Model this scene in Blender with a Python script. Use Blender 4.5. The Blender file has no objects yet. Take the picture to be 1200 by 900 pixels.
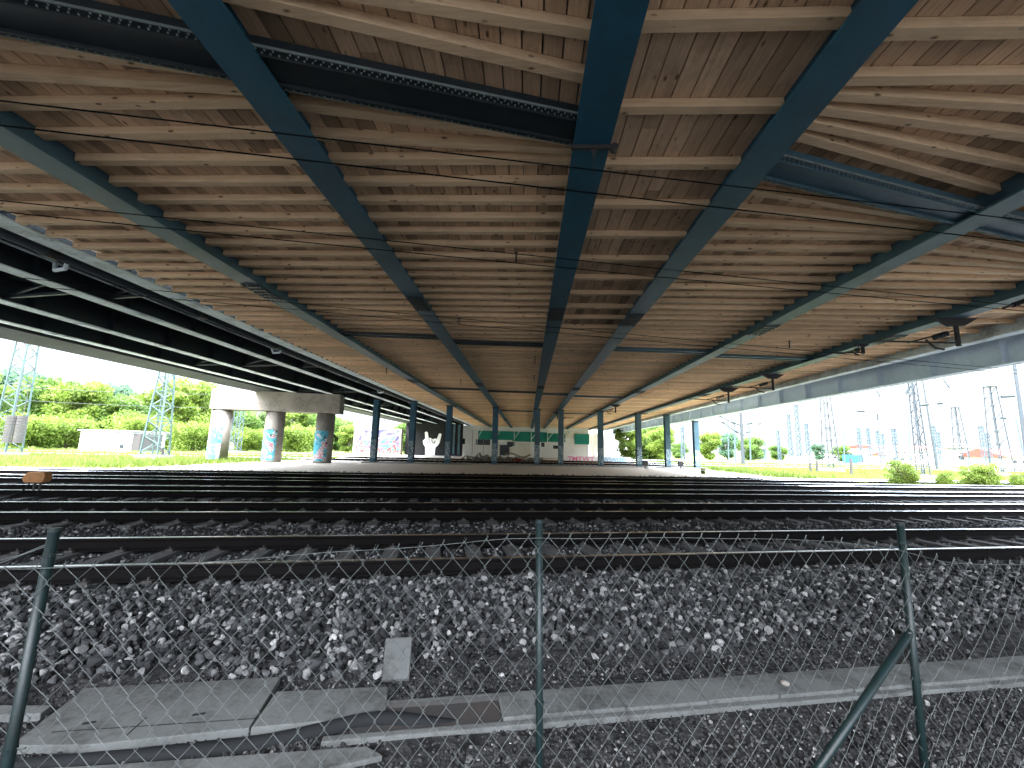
import bpy, math, random
import numpy as np
from mathutils import Vector, Matrix
R = math.radians
random.seed(7); rng = np.random.default_rng(7)
scene = bpy.context.scene
COL = scene.collection

# ---------------------------------------------------------------- camera
HC = 1.6                                   # lens height over the ballast top
F = 490.0 / 1200.0
PITCH, YAW, ROLL = R(8.8), R(2.3), 0.024
r0 = Vector((math.cos(YAW), math.sin(YAW), 0))
fw = Vector((-math.sin(YAW)*math.cos(PITCH), math.cos(YAW)*math.cos(PITCH), math.sin(PITCH)))
u0 = r0.cross(fw)
cr = math.cos(ROLL)*r0 + math.sin(ROLL)*u0
cu = -math.sin(ROLL)*r0 + math.cos(ROLL)*u0
CAM = Vector((0, 0, HC))
cam = bpy.data.objects.new('camera', bpy.data.cameras.new('camera'))
COL.objects.link(cam)
m = Matrix((cr, cu, -fw)).transposed().to_4x4(); m.translation = CAM
cam.matrix_world = m
cam.data.lens = F*36; cam.data.sensor_width = 36; cam.data.sensor_fit = 'HORIZONTAL'
cam.data.clip_start = 0.05; cam.data.clip_end = 4000
scene.camera = cam

def ray(px, py):
    return (cr*((px-600)/490.0) + cu*((450-py)/490.0) + fw)
def at(px, py, d):                         # point at a level distance d in front of the lens
    r = ray(px, py); h = math.hypot(r.x, r.y)
    k = (r.x*-math.sin(YAW) + r.y*math.cos(YAW))
    return CAM + r*(d/k)
def at_z(px, py, z):
    r = ray(px, py); return CAM + r*((z-HC)/r.z)
TA = R(12.0)                               # the tracks run at 12 degrees to the bridge
U = Vector((math.cos(TA), math.sin(TA), 0)); V = Vector((-math.sin(TA), math.cos(TA), 0))
def at_v(px, py, v):
    r = ray(px, py); return CAM + r*(v/r.dot(V))
def uv(u, v, z=0.0): return U*u + V*v + Vector((0, 0, z))
def track_y(X, v): return (v - X*V.x)/V.y   # world y of a track-parallel line at world x

# ---------------------------------------------------------------- mesh builder
class MB:
    def __init__(s): s.v = []; s.f = []; s.m = []
    def add(s, vs, fs, mi=0):
        n = len(s.v); s.v += [tuple(p) for p in vs]
        s.f += [tuple(i+n for i in f) for f in fs]; s.m += [mi]*len(fs)
    def box(s, c, size, ax=None, mi=0):
        ax = ax or (Vector((1,0,0)), Vector((0,1,0)), Vector((0,0,1))); c = Vector(c)
        a, b, d = ax[0]*size[0]/2, ax[1]*size[1]/2, ax[2]*size[2]/2
        vs = [c-a-b-d, c+a-b-d, c+a+b-d, c-a+b-d, c-a-b+d, c+a-b+d, c+a+b+d, c-a+b+d]
        s.add(vs, [(0,3,2,1),(4,5,6,7),(0,1,5,4),(1,2,6,5),(2,3,7,6),(3,0,4,7)], mi)
    def bar(s, p0, p1, w, h, mi=0, up=Vector((0,0,1))):
        p0 = Vector(p0); p1 = Vector(p1); d = p1-p0; L = d.length
        if L < 1e-6: return
        d.normalize()
        if abs(d.dot(up)) > .98: up = Vector((0,1,0))
        x = d.cross(up).normalized(); z = x.cross(d)
        s.box((p0+p1)/2, (w, L, h), (x, d, z), mi)
    def tube(s, p0, p1, r, n=8, r1=None, mi=0, cap=True):
        p0 = Vector(p0); p1 = Vector(p1); d = (p1-p0)
        if d.length < 1e-6: return
        d.normalize(); up = Vector((0,0,1)) if abs(d.z) < .9 else Vector((1,0,0))
        x = d.cross(up).normalized(); y = x.cross(d); r1 = r if r1 is None else r1
        vs = []
        for p, q in ((p0, r), (p1, r1)):
            for i in range(n):
                a = 2*math.pi*i/n; vs.append(p + x*math.cos(a)*q + y*math.sin(a)*q)
        fs = [(i, (i+1) % n, n+(i+1) % n, n+i) for i in range(n)]
        if cap: fs += [tuple(range(n-1, -1, -1)), tuple(range(n, 2*n))]
        s.add(vs, fs, mi)
    def path(s, pts, r, n=6, mi=0):
        pts = [Vector(p) for p in pts]; vs = []
        for k, p in enumerate(pts):
            d = (pts[min(k+1, len(pts)-1)] - pts[max(k-1, 0)]).normalized()
            up = Vector((0,0,1)) if abs(d.z) < .9 else Vector((1,0,0))
            x = d.cross(up).normalized(); y = x.cross(d)
            for i in range(n):
                a = 2*math.pi*i/n; vs.append(p + x*math.cos(a)*r + y*math.sin(a)*r)
        fs = []
        for k in range(len(pts)-1):
            for i in range(n):
                j = (i+1) % n; fs.append((k*n+i, k*n+j, (k+1)*n+j, (k+1)*n+i))
        s.add(vs, fs, mi)
    def prism(s, poly, ext, mi=0):         # poly: 3-D outline, ext: extrusion vector
        n = len(poly); poly = [Vector(p) for p in poly]; ext = Vector(ext)
        vs = poly + [p+ext for p in poly]
        s.add(vs, [tuple(range(n-1, -1, -1)), tuple(range(n, 2*n))] + [(i, (i+1) % n, n+(i+1) % n, n+i) for i in range(n)], mi)
    def build(s, name, mats, parent=None, smooth=False, bevel=0):
        me = bpy.data.meshes.new(name)
        off = parent_loc(parent) if parent else Vector((0,0,0))
        me.from_pydata([(a-off.x, b-off.y, c-off.z) for a, b, c in s.v], [], s.f)
        if not isinstance(mats, (list, tuple)): mats = [mats]
        for q in mats: me.materials.append(q)
        if len(mats) > 1: me.polygons.foreach_set('material_index', s.m)
        if smooth: me.polygons.foreach_set('use_smooth', [True]*len(s.f))
        me.update()
        o = bpy.data.objects.new(name, me); COL.objects.link(o)
        if parent: o.parent = parent
        if bevel:
            b = o.modifiers.new('bevel', 'BEVEL'); b.width = bevel; b.segments = 2; b.limit_method = 'ANGLE'
        return o
def parent_loc(o):
    l = Vector((0,0,0))
    while o: l += o.location; o = o.parent
    return l
def tag(o, label=None, cat=None, group=None, kind=None):
    if label: o['label'] = label
    if cat: o['category'] = cat
    if group: o['group'] = group
    if kind: o['kind'] = kind
    return o
def thing(name, label, cat, loc=(0,0,0), group=None, parent=None):
    o = bpy.data.objects.new(name, None); o.location = loc; o.empty_display_size = .1
    COL.objects.link(o)
    if parent: o.parent = parent
    return tag(o, label, cat, group)
def dup(root, loc, label=None, rotz=0, scale=1):
    r = root.copy(); COL.objects.link(r); r.location = loc; r.rotation_euler = (0,0,rotz); r.scale = (scale,)*3
    if label: r['label'] = label
    for ch in list(root.children):
        c = ch.copy(); COL.objects.link(c); c.parent = r
        for g in list(ch.children):
            d = g.copy(); COL.objects.link(d); d.parent = c
    return r
def np_mesh(name, verts, faces, mat, attr=None, smooth=False, parent=None):
    me = bpy.data.meshes.new(name); k = faces.shape[1]
    me.vertices.add(len(verts)); me.vertices.foreach_set('co', verts.astype(np.float32).ravel())
    me.loops.add(faces.size); me.loops.foreach_set('vertex_index', faces.astype(np.int32).ravel())
    me.polygons.add(len(faces)); me.polygons.foreach_set('loop_start', np.arange(0, faces.size, k, dtype=np.int32))
    me.polygons.foreach_set('loop_total', np.full(len(faces), k, dtype=np.int32))
    me.polygons.foreach_set('use_smooth', np.full(len(faces), smooth))
    me.materials.append(mat); me.update(calc_edges=True)
    if attr is not None:
        a = me.attributes.new('tone', 'FLOAT', 'POINT'); a.data.foreach_set('value', attr.astype(np.float32))
    o = bpy.data.objects.new(name, me); COL.objects.link(o)
    if parent: o.parent = parent
    return o

# ---------------------------------------------------------------- materials
def rgb(h): return tuple(h)+(1,) if len(h) == 3 else h
class NT:
    def __init__(s, name):
        s.mat = bpy.data.materials.new(name); s.mat.use_nodes = True; s.t = s.mat.node_tree
        s.b = s.t.nodes['Principled BSDF']; s.co = None
    def n(s, typ, **kw):
        q = s.t.nodes.new(typ)
        for k, v in kw.items(): setattr(q, k, v)
        return q
    def l(s, a, b): s.t.links.new(a, b)
    def coord(s, scale=(1,1,1), kind='Object'):
        c = s.n('ShaderNodeTexCoord'); mp = s.n('ShaderNodeMapping'); mp.inputs['Scale'].default_value = scale
        s.l(c.outputs[kind], mp.inputs[0]); return mp.outputs[0]
    def pos(s, scale=(1,1,1)):
        c = s.n('ShaderNodeNewGeometry'); mp = s.n('ShaderNodeMapping'); mp.inputs['Scale'].default_value = scale
        s.l(c.outputs['Position'], mp.inputs[0]); return mp.outputs[0]
    def noise(s, vec, scale, detail=4, rough=.55, dist=0):
        q = s.n('ShaderNodeTexNoise'); q.inputs['Scale'].default_value = scale; q.inputs['Detail'].default_value = detail
        q.inputs['Roughness'].default_value = rough; q.inputs['Distortion'].default_value = dist
        s.l(vec, q.inputs['Vector']); return q.outputs['Fac']
    def ramp(s, fac, stops, interp='LINEAR'):
        q = s.n('ShaderNodeValToRGB'); q.color_ramp.interpolation = interp; e = q.color_ramp.elements
        while len(e) < len(stops): e.new(.5)
        for i, (p, c) in enumerate(stops):
            e[i].position = p; e[i].color = rgb(c if isinstance(c, (tuple, list)) else (c,c,c))
        s.l(fac, q.inputs[0]); return q.outputs[0]
    def mix(s, fac, a, b, mode='MIX'):
        q = s.n('ShaderNodeMix', data_type='RGBA', blend_type=mode)
        if isinstance(fac, (int, float)): q.inputs[0].default_value = fac
        else: s.l(fac, q.inputs[0])
        for i, x in ((6, a), (7, b)):
            if isinstance(x, (tuple, list)): q.inputs[i].default_value = rgb(x)
            else: s.l(x, q.inputs[i])
        return q.outputs[2]
    def math(s, op, a, b=0.0, c=None):
        q = s.n('ShaderNodeMath', operation=op)
        for i, x in enumerate((a, b) if c is None else (a, b, c)):
            if isinstance(x, (int, float)): q.inputs[i].default_value = x
            else: s.l(x, q.inputs[i])
        return q.outputs[0]
    def bump(s, h, strength=.4, dist=.02):
        q = s.n('ShaderNodeBump'); q.inputs['Strength'].default_value = strength; q.inputs['Distance'].default_value = dist
        s.l(h, q.inputs['Height']); s.l(q.outputs[0], s.b.inputs['Normal'])
    def out(s, col, rough=.7, metal=0, spec=.3):
        if isinstance(col, (tuple, list)): s.b.inputs['Base Color'].default_value = rgb(col)
        else: s.l(col, s.b.inputs['Base Color'])
        if isinstance(rough, (int, float)): s.b.inputs['Roughness'].default_value = rough
        else: s.l(rough, s.b.inputs['Roughness'])
        s.b.inputs['Metallic'].default_value = metal; s.b.inputs['Specular IOR Level'].default_value = spec
        return s.mat

def paint(name, c, dirt=(.05,.045,.04), amount=.45, rough=.55, scale=1.2, metal=0, bump=.15, spec=.3):
    t = NT(name); p = t.pos()
    a = t.noise(p, scale, 8, .65); b = t.noise(p, scale*9, 5, .6)
    f = t.ramp(t.math('ADD', t.math('MULTIPLY', a, .7), t.math('MULTIPLY', b, .3)), [(.46, 0), (.66, amount)])
    lo = tuple(x*.82 for x in c); hi = tuple(min(1, x*1.15) for x in c)
    base = t.mix(t.noise(p, scale*.35, 3), lo, hi)
    col = t.mix(f, base, dirt)
    t.bump(b, bump, .01)
    return t.out(col, rough, metal, spec)

def wood(name, along, c0, c1, knots=True, dark=.5, grain=1.0):
    t = NT(name)
    sc = (.55, 9, 9) if along == 'x' else (9, .55, 9)
    g = t.n('ShaderNodeNewGeometry'); isl = g.outputs['Random Per Island']
    cmb = t.n('ShaderNodeCombineXYZ'); t.l(t.math('MULTIPLY', isl, 31.0), cmb.inputs[0]); t.l(t.math('MULTIPLY', isl, 57.0), cmb.inputs[1]); t.l(t.math('MULTIPLY', isl, 17.0), cmb.inputs[2])
    def shifted(scale):
        mp = t.n('ShaderNodeMapping'); mp.inputs['Scale'].default_value = scale
        va = t.n('ShaderNodeVectorMath', operation='ADD'); t.l(g.outputs['Position'], va.inputs[0]); t.l(cmb.outputs[0], va.inputs[1])
        t.l(va.outputs[0], mp.inputs[0]); return mp.outputs[0]
    gr = t.noise(shifted(sc), 3.2*grain, 8, .62, .6)
    base = t.mix(t.ramp(gr, [(.3, 0), (.7, 1)]), c0, c1)
    tone = t.ramp(isl, [(0, dark), (.25, .78), (.6, .95), (1, 1.12)])
    # shuffle island tone so neighbours differ
    col = t.mix(1, base, tone, 'MULTIPLY')
    st = t.noise(shifted((1.1, 1.1, 1.1)), 1.1, 5, .7)
    col = t.mix(t.ramp(st, [(.52, 0), (.78, .32 if along == 'x' else .6)]), col, (.16, .12, .085))
    if knots:
        vo = t.n('ShaderNodeTexVoronoi'); vo.inputs['Scale'].default_value = 1.0
        t.l(shifted((4, 9, 9) if along == 'x' else (9, 4, 9)), vo.inputs['Vector'])
        sc_ = t.n('ShaderNodeSeparateColor'); t.l(vo.outputs['Color'], sc_.inputs[0])
        kn = t.math('MULTIPLY', t.ramp(vo.outputs['Distance'], [(.10, .9), (.24, 0)]), t.math('GREATER_THAN', sc_.outputs[0], .72))
        col = t.mix(kn, col, (.10,.05,.025))
    t.bump(gr, .25, .01)
    return t.out(col, .8, 0, .15)

M = {}
M['joist'] = wood('joist_timber', 'x', (.77,.52,.31), (.94,.72,.46), True, .86)
M['board'] = wood('deck_boards', 'y', (.56,.375,.23), (.80,.575,.375), True, .45)
M['blue'] = paint('blue_steel_paint', (.018,.082,.128), (.015,.03,.04), .55, .42, .8)
M['bluegrey'] = paint('blue_grey_steel_paint', (.05,.105,.135), (.03,.04,.04), .55, .5, .9)
M['black'] = paint('black_riveted_steel', (.018,.026,.030), (.05,.05,.045), .35, .5, 1.5)
M['rivet'] = paint('rivet_heads', (.16,.20,.19), (.05,.05,.045), .5, .5, 5)
M['grime'] = paint('sooty_girder_steel', (.016,.024,.030), (.03,.03,.028), .5, .6, .9)
M['flange'] = paint('pale_grey_flange_paint', (.62,.70,.73), (.16,.17,.17), .8, .6, 1.3)
M['edge'] = paint('grey_blue_edge_girder', (.66,.73,.78), (.36,.41,.45), .5, .55, .6)
M['soffit'] = paint('dull_grey_edge_beam', (.045,.052,.056), (.02,.023,.026), .6, .8, .7)
M['slab'] = paint('bridge_slab_concrete', (.20,.20,.19), (.08,.08,.08), .5, .85, .5)
M['concrete'] = paint('pier_concrete', (.22,.205,.18), (.075,.068,.06), .8, .9, .8, bump=.3)
M['trough'] = paint('trough_concrete', (.080,.085,.084), (.026,.027,.026), .95, .9, 3.2, bump=.4)
M['postgreen'] = paint('green_post_paint', (.004,.0115,.012), (.003,.004,.004), .5, .45, 6)
M['wire'] = paint('mesh_wire', (.075,.085,.083), (.02,.024,.024), .7, .5, 9)
M['darkwire'] = NT('dark_wire').out((.004,.0045,.005), .9, 0, .05)
M['rubber'] = NT('black_pipe').out((.008,.009,.010), .8, 0, .15)
M['railtop'] = paint('polished_rail_head', (.72,.73,.75), (.3,.29,.285), .2, .22, 3, 1.0)
M['railside'] = paint('shaded_dark_rail', (.0055,.005,.005), (.0025,.0025,.0025), .5, .85, 4, 0, .15, .05)  # dark rail steel, blackened further so the sides look unlit
M['sleeper'] = paint('weathered_sleeper', (.070,.071,.071), (.022,.022,.022), .7, .9, 3, bump=.5)
M['iron'] = paint('dark_iron_fitting', (.03,.03,.03), (.06,.04,.03), .4, .6, 6)
M['mast'] = paint('pale_galvanised_mast', (.020,.028,.033), (.022,.015,.012), .5, .6, 1)
M['mastg'] = paint('green_grey_mast', (.035,.062,.058), (.02,.03,.028), .5, .6, 1)
M['mastfar'] = paint('hazy_distant_mast', (.034,.052,.066), (.022,.034,.045), .3, .8, 1)  # paler and bluer than near masts: distance haze painted into the colour
M['insul'] = NT('grey_insulator').out((.02,.03,.035), .5)
M['white'] = paint('white_facade', (.80,.80,.78), (.55,.55,.52), .3, .8, .7)
M['whitem'] = paint('white_painted_steel', (.78,.80,.80), (.45,.47,.47), .4, .6, 1.0)
M['blackwall'] = paint('black_painted_wall', (.007,.008,.009), (.025,.025,.027), .6, .8, 2)
M['window'] = NT('dark_window_glass').out((.02,.025,.03), .2)
M['teal'] = paint('teal_safety_net', (.02,.22,.17), (.012,.12,.10), .6, .9, 1.4)
M['cream'] = paint('cream_panel', (.72,.70,.60), (.5,.48,.4), .4, .8, 1)
M['roofred'] = paint('red_roof', (.16,.030,.018), (.10,.025,.02), .4, .8, 1)
M['bluebox'] = paint('blue_container', (.012,.07,.17), (.012,.04,.09), .3, .6, 1)
M['yellow'] = paint('ochre_box', (.46,.22,.09), (.2,.1,.05), .5, .7, 8)
M['bark'] = paint('bark', (.10,.075,.05), (.04,.03,.02), .5, .9, 4)
M['red'] = NT('red_scrap').out((.65,.02,.02), .5)
M['pinkp'] = NT('pink_spray_paint').out((.80,.18,.38), .8)
M['bluep'] = NT('pale_blue_spray_paint').out((.18,.46,.66), .8)
M['whitep'] = NT('white_mural_paint').out((.85,.86,.86), .8)

def graffiti(name, cols, scale):
    t = NT(name); p = t.coord((1, 1, 1))
    a = t.noise(p, scale, 2, .5, 1.5)
    n = len(cols); st = [(.28 + .46*i/n, c) for i, c in enumerate(cols)]
    col = t.ramp(a, st, 'CONSTANT')
    ln = t.noise(p, scale*1.7, 1, .4, 1.0)
    band = t.ramp(t.math('ABSOLUTE', t.math('SUBTRACT', ln, .5)), [(.012, 1), (.022, 0)])
    col = t.mix(band, col, (.03,.03,.05))
    return t.out(col, .8)
M['graf_pier'] = graffiti('pier_graffiti', [(0.302,0.302,0.302),(0.042,0.231,0.302),(0.059,0.260,0.328),(0.315,0.315,0.311),(0.328,0.105,0.151),(0.311,0.311,0.302)], .85)
M['graf_low'] = graffiti('wall_graffiti_lower', [(0.011,0.105,0.105),(0.158,0.042,0.084),(0.032,0.126,0.130),(0.147,0.021,0.021),(0.168,0.168,0.168),(0.021,0.105,0.063)], .55)
M['graf_up'] = graffiti('wall_graffiti_upper', [(0.042,0.063,0.137),(0.126,0.116,0.158),(0.158,0.147,0.178),(0.025,0.025,0.063),(0.105,0.073,0.126),(0.147,0.147,0.168)], .5)
M['graf_col'] = graffiti('column_graffiti', [(.05,.11,.14),(.5,.55,.56),(.06,.12,.15),(.08,.2,.25),(.45,.48,.5),(.06,.12,.15)], 3.5)

def stone_mat(name, ramp):
    t = NT(name); a = t.n('ShaderNodeAttribute', attribute_name='tone'); p = t.pos()
    c = t.ramp(a.outputs['Fac'], ramp)
    n = t.noise(p, 60, 5, .7)
    c = t.mix(t.ramp(n, [(.35, .45), (.6, 0)]), c, (.012,.012,.013))
    t.bump(n, .5, .01)
    return t.out(c, .85, 0, .25)
M['stone'] = stone_mat('ballast_stone', [(0, (.005,.0055,.006)), (.3, (.018,.019,.020)), (.6, (.065,.067,.069)), (1, (.32,.32,.315))])  # random stone tones; the many near-black ones stand for shaded gaps
M['grit'] = stone_mat('fine_grit', [(0, (.008,.0085,.009)), (.5, (.028,.029,.030)), (.85, (.09,.09,.09)), (1, (.34,.34,.34))])

def ground_mat():
    t = NT('ground_surface'); p = t.pos()
    sp = t.n('ShaderNodeSeparateXYZ'); t.l(p, sp.inputs[0])
    n1 = t.noise(p, .35, 6, .65); n2 = t.noise(p, 2.5, 6, .7); n3 = t.noise(p, 22, 6, .75)
    vo = t.n('ShaderNodeTexVoronoi'); vo.inputs['Scale'].default_value = 14; t.l(p, vo.inputs['Vector'])
    vv = t.math('ADD', t.math('MULTIPLY', sp.outputs[0], V.x), t.math('MULTIPLY', sp.outputs[1], V.y))
    # dark ballast near, its black painting in shade between stones, paler brown sand between the last track and the columns
    blk = t.mix(t.ramp(vo.outputs['Color'], [(.2, 0), (.9, 1)]), (.004,.004,.0045), (.045,.045,.047))
    blk = t.mix(t.ramp(n2, [(.4, 0), (.7, .6)]), blk, (.035,.034,.034))
    sand = t.mix(n3, (.40,.36,.31), (.64,.58,.51))
    near = t.math('MULTIPLY', t.math('SUBTRACT', t.math('ADD', vv, t.math('MULTIPLY', n1, 3)), 26.6), .8)
    nearc = t.n('ShaderNodeClamp'); t.l(near, nearc.inputs[0])
    dirt = t.mix(nearc.outputs[0], blk, sand)
    grass = t.mix(t.ramp(n2, [(.3, 0), (.7, 1)]), (.04,.065,.008), (.09,.12,.022))
    grass = t.mix(t.ramp(n1, [(.5, 0), (.75, .75)]), grass, (.17,.15,.09))
    # grass grows outside the dry strip below the deck
    ax = t.math('SUBTRACT', t.math('ABSOLUTE', t.math('ADD', sp.outputs[0], 3.0)), 20.0)
    w = t.math('ADD', ax, t.math('MULTIPLY', t.math('SUBTRACT', n2, .5), 9))
    w2 = t.math('ADD', t.math('SUBTRACT', vv, 27.0), t.math('MULTIPLY', t.math('SUBTRACT', n2, .5), 7))
    k = t.n('ShaderNodeClamp'); t.l(t.math('MINIMUM', w, w2), k.inputs[0])
    col = t.mix(k.outputs[0], dirt, grass)
    t.bump(t.math('ADD', vo.outputs['Distance'], n3), .9, .05)
    return t.out(col, .95, 0, .1)
M['ground'] = ground_mat()

def leaf_mat(name, a, b):
    t = NT(name); g = t.n('ShaderNodeNewGeometry')
    c = t.mix(g.outputs['Random Per Island'], a, b)
    big = t.noise(t.pos(), .35, 3); c = t.mix(t.ramp(big, [(.35, 0), (.65, .5)]), c, tuple(min(1, x*1.6) for x in b))
    t.b.inputs['Transmission Weight'].default_value = 0
    mat = t.out(c, .6, 0, .2)
    tr = t.n('ShaderNodeBsdfTranslucent'); t.l(c, tr.inputs[0])
    ms = t.n('ShaderNodeMixShader'); ms.inputs[0].default_value = .4
    t.l(t.b.outputs[0], ms.inputs[1]); t.l(tr.outputs[0], ms.inputs[2])
    t.l(ms.outputs[0], t.t.nodes['Material Output'].inputs[0])
    return mat
M['leafA'] = leaf_mat('lime_leaves', (.04,.075,.008), (.10,.145,.022))
M['leafB'] = leaf_mat('mid_green_leaves', (.026,.06,.010), (.07,.12,.024))
M['leafC'] = leaf_mat('blue_green_leaves', (.028,.065,.034), (.065,.12,.07))

# ---------------------------------------------------------------- light
SUN_EL, SUN_AZ = R(52), R(205)            # azimuth clockwise from +Y: behind and to the left of the camera
w = bpy.data.worlds.new('World'); scene.world = w; w.use_nodes = True
nt = w.node_tree; bg = nt.nodes['Background']
sky = nt.nodes.new('ShaderNodeTexSky'); sky.sky_type = 'NISHITA'; sky.sun_disc = False
sky.sun_elevation = SUN_EL; sky.sun_rotation = SUN_AZ; sky.dust_density = 3.5; sky.air_density = 1.0; sky.ozone_density = 1
mixn = nt.nodes.new('ShaderNodeMix'); mixn.data_type = 'RGBA'; mixn.inputs[0].default_value = .55
mixn.inputs[7].default_value = (10.5, 11.2, 12.0, 1)   # bright thin cloud over the blue
nt.links.new(sky.outputs[0], mixn.inputs[6])
# an overcast sky is much brighter overhead than along the horizon
tcw = nt.nodes.new('ShaderNodeTexCoord'); spw = nt.nodes.new('ShaderNodeSeparateXYZ'); rpw = nt.nodes.new('ShaderNodeValToRGB')
nt.links.new(tcw.outputs['Generated'], spw.inputs[0]); nt.links.new(spw.outputs[2], rpw.inputs[0])
for e_, (p_, c_) in zip([rpw.color_ramp.elements[0], rpw.color_ramp.elements[1], rpw.color_ramp.elements.new(.22), rpw.color_ramp.elements.new(.5)], [(0, .035), (1, 1), (.20, .045), (.5, .62)]):
    e_.position = p_; e_.color = (c_, c_, c_, 1)
mlw = nt.nodes.new('ShaderNodeMix'); mlw.data_type = 'RGBA'; mlw.blend_type = 'MULTIPLY'; mlw.inputs[0].default_value = 1
nt.links.new(mixn.outputs[2], mlw.inputs[6]); nt.links.new(rpw.outputs[0], mlw.inputs[7]); nt.links.new(mlw.outputs[2], bg.inputs[0])
bg.inputs[1].default_value = 6.2
sd = bpy.data.lights.new('sun', 'SUN'); sd.energy = 5.0; sd.angle = R(.6); sd.color = (1, .95, .86)
so = bpy.data.objects.new('sun', sd); COL.objects.link(so)
d = Vector((math.sin(SUN_AZ)*math.cos(SUN_EL), math.cos(SUN_AZ)*math.cos(SUN_EL), math.sin(SUN_EL)))
so.rotation_euler = d.to_track_quat('Z', 'Y').to_euler(); so.location = d*60
scene.view_settings.view_transform = 'Standard'; scene.view_settings.look = 'None'; scene.view_settings.exposure = 0
scene.cycles.max_bounces = 8; scene.cycles.diffuse_bounces = 5

# ---------------------------------------------------------------- ground
def prof(v):
    if v < 3.75: return -.255
    if v < 4.85: 
        q = (v-3.75)/1.1; return -.255 + .235*(q*q*(3-2*q)*.5 + q*.5)
    return -.02
vs = [-900, -60, -10, 0] + list(np.arange(1, 8, .12)) + list(np.arange(8, 46, 1.0)) + [60, 80, 120, 200, 400, 1500]
us = [-1500, -300, -100, -60] + list(np.arange(-40, 41, 1.0)) + [60, 100, 300, 1500]
verts = []; faces = []
for j, v in enumerate(vs):
    for i, u in enumerate(us):
        p = uv(u, v, prof(v) + (random.uniform(-.012, .012) if abs(u) < 41 and 0 < v < 46 else 0)); verts.append(p[:])
nu = len(us)
for j in range(len(vs)-1):
    for i in range(nu-1): faces.append((j*nu+i, j*nu+i+1, (j+1)*nu+i+1, (j+1)*nu+i))
g = np_mesh('ground', np.array(verts), np.array(faces), M['ground'], smooth=True); tag(g, kind='structure')

# ---------------------------------------------------------------- stones
def ico(sub):
    import bmesh
    bm = bmesh.new(); bmesh.ops.create_icosphere(bm, subdivisions=sub, radius=1)
    v = np.array([x.co[:] for x in bm.verts]); f = np.array([[q.index for q in x.verts] for x in bm.faces]); bm.free(); return v, f
def rock_shapes(sub, n):
    v, f = ico(sub); out = []
    for k in range(n):
        w_ = v.copy()
        for _ in range(7):                   # chop with random planes for flat broken facets
            nrm = rng.normal(size=3); nrm /= np.linalg.norm(nrm); dd = rng.uniform(.34, .72)
            s_ = w_@nrm; w_ = w_ - np.outer(np.maximum(s_-dd, 0), nrm)
        out.append(w_ * rng.uniform(.7, 1.25, size=3))
    return out, f
def scatter(name, U_, V_, Z_, size, sub, mat, tone=None, parent=None):
    shapes, f = rock_shapes(sub, 14); n = len(U_); nv = len(shapes[0])
    A = rng.normal(size=(n, 4)); A /= np.linalg.norm(A, axis=1)[:, None]; a, b, c, d_ = A.T
    Rm = np.stack([1-2*(c*c+d_*d_), 2*(b*c-a*d_), 2*(b*d_+a*c), 2*(b*c+a*d_), 1-2*(b*b+d_*d_), 2*(c*d_-a*b), 2*(b*d_-a*c), 2*(c*d_+a*b), 1-2*(b*b+c*c)], 1).reshape(n, 3, 3)
    sh = np.stack(shapes)[rng.integers(0, len(shapes), n)] * size[:, None, None]
    P = np.einsum('nij,nkj->nki', Rm, sh)
    X = U.x*U_ + V.x*V_; Y = U.y*U_ + V.y*V_
    P += np.stack([X, Y, Z_], 1)[:, None, :]
    Fc = (f[None] + (np.arange(n)*nv)[:, None, None]).reshape(-1, 3)
    tn = rng.beta(1.25, 1.9, n) if tone is None else tone
    return np_mesh(name, P.reshape(-1, 3), Fc, mat, np.repeat(tn, nv), parent=parent)
TRACKS = [6.4, 10.35, 14.3, 18.3, 22.3]
SLEEP = .62
def zprof(V_): return np.interp(V_, [0, 3.75, 4.0, 4.3, 4.6, 4.85, 5.0, 100], [-.255, -.255, -.22, -.14, -.06, -.02, 0, 0])
# coarse ballast, shoulder of the nearest track
n = 30000; v_ = rng.uniform(3.8, 5.35, n); u_ = rng.uniform(-9.5, 10, n) 
s_ = rng.uniform(.019, .042, n)*(1+.4*(rng.random(n) > .95))
keep = (v_ > 3.95 + .12*np.sin(u_*2.1) + rng.normal(0, .06, n))
v_, u_, s_ = v_[keep], u_[keep], s_[keep]
o = scatter('ballast_stones', u_, v_, zprof(v_) + rng.uniform(-.02, .075, len(v_)), s_, 2, M['stone'])
tag(o, 'coarse grey ballast stones heaped on the near shoulder of the first track', 'ballast', kind='stuff')
# ballast in and between the tracks
def bed(v0, v1, u0_, u1_, dens, smin, smax, sub=1):
    n = int((v1-v0)*(u1_-u0_)*dens); V_ = rng.uniform(v0, v1, n); U_ = rng.uniform(u0_, u1_, n)
    ok = np.ones(n, bool)
    for t_ in TRACKS:
        ins = np.abs(V_-t_) < 1.28
        ph = np.abs(((U_ + SLEEP/2) % SLEEP) - SLEEP/2)
        ok &= ~(ins & (ph < .16))
        ok &= ~(np.abs(np.abs(V_-t_)-.75) < .10)
    V_, U_ = V_[ok], U_[ok]; S = rng.uniform(smin, smax, len(V_))
    return U_, V_, np.full(len(V_), -.03) + rng.uniform(-.012, .03, len(V_)), S
parts = [bed(5.3, 8.4, -13, 14, 420, .02, .038), bed(8.4, 12.3, -20, 20, 220, .025, .045), bed(12.3, 20, -32, 36, 45, .04, .07), bed(20, 27, -40, 45, 16, .045, .08)]
o = scatter('ballast_bed', *[np.concatenate([p[i] for p in parts]) for i in range(3)], np.concatenate([p[3] for p in parts]), 1, M['stone'])
tag(o, 'dark grey ballast stones filling the beds between the sleepers and tracks', 'ballast', kind='stuff')
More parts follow.
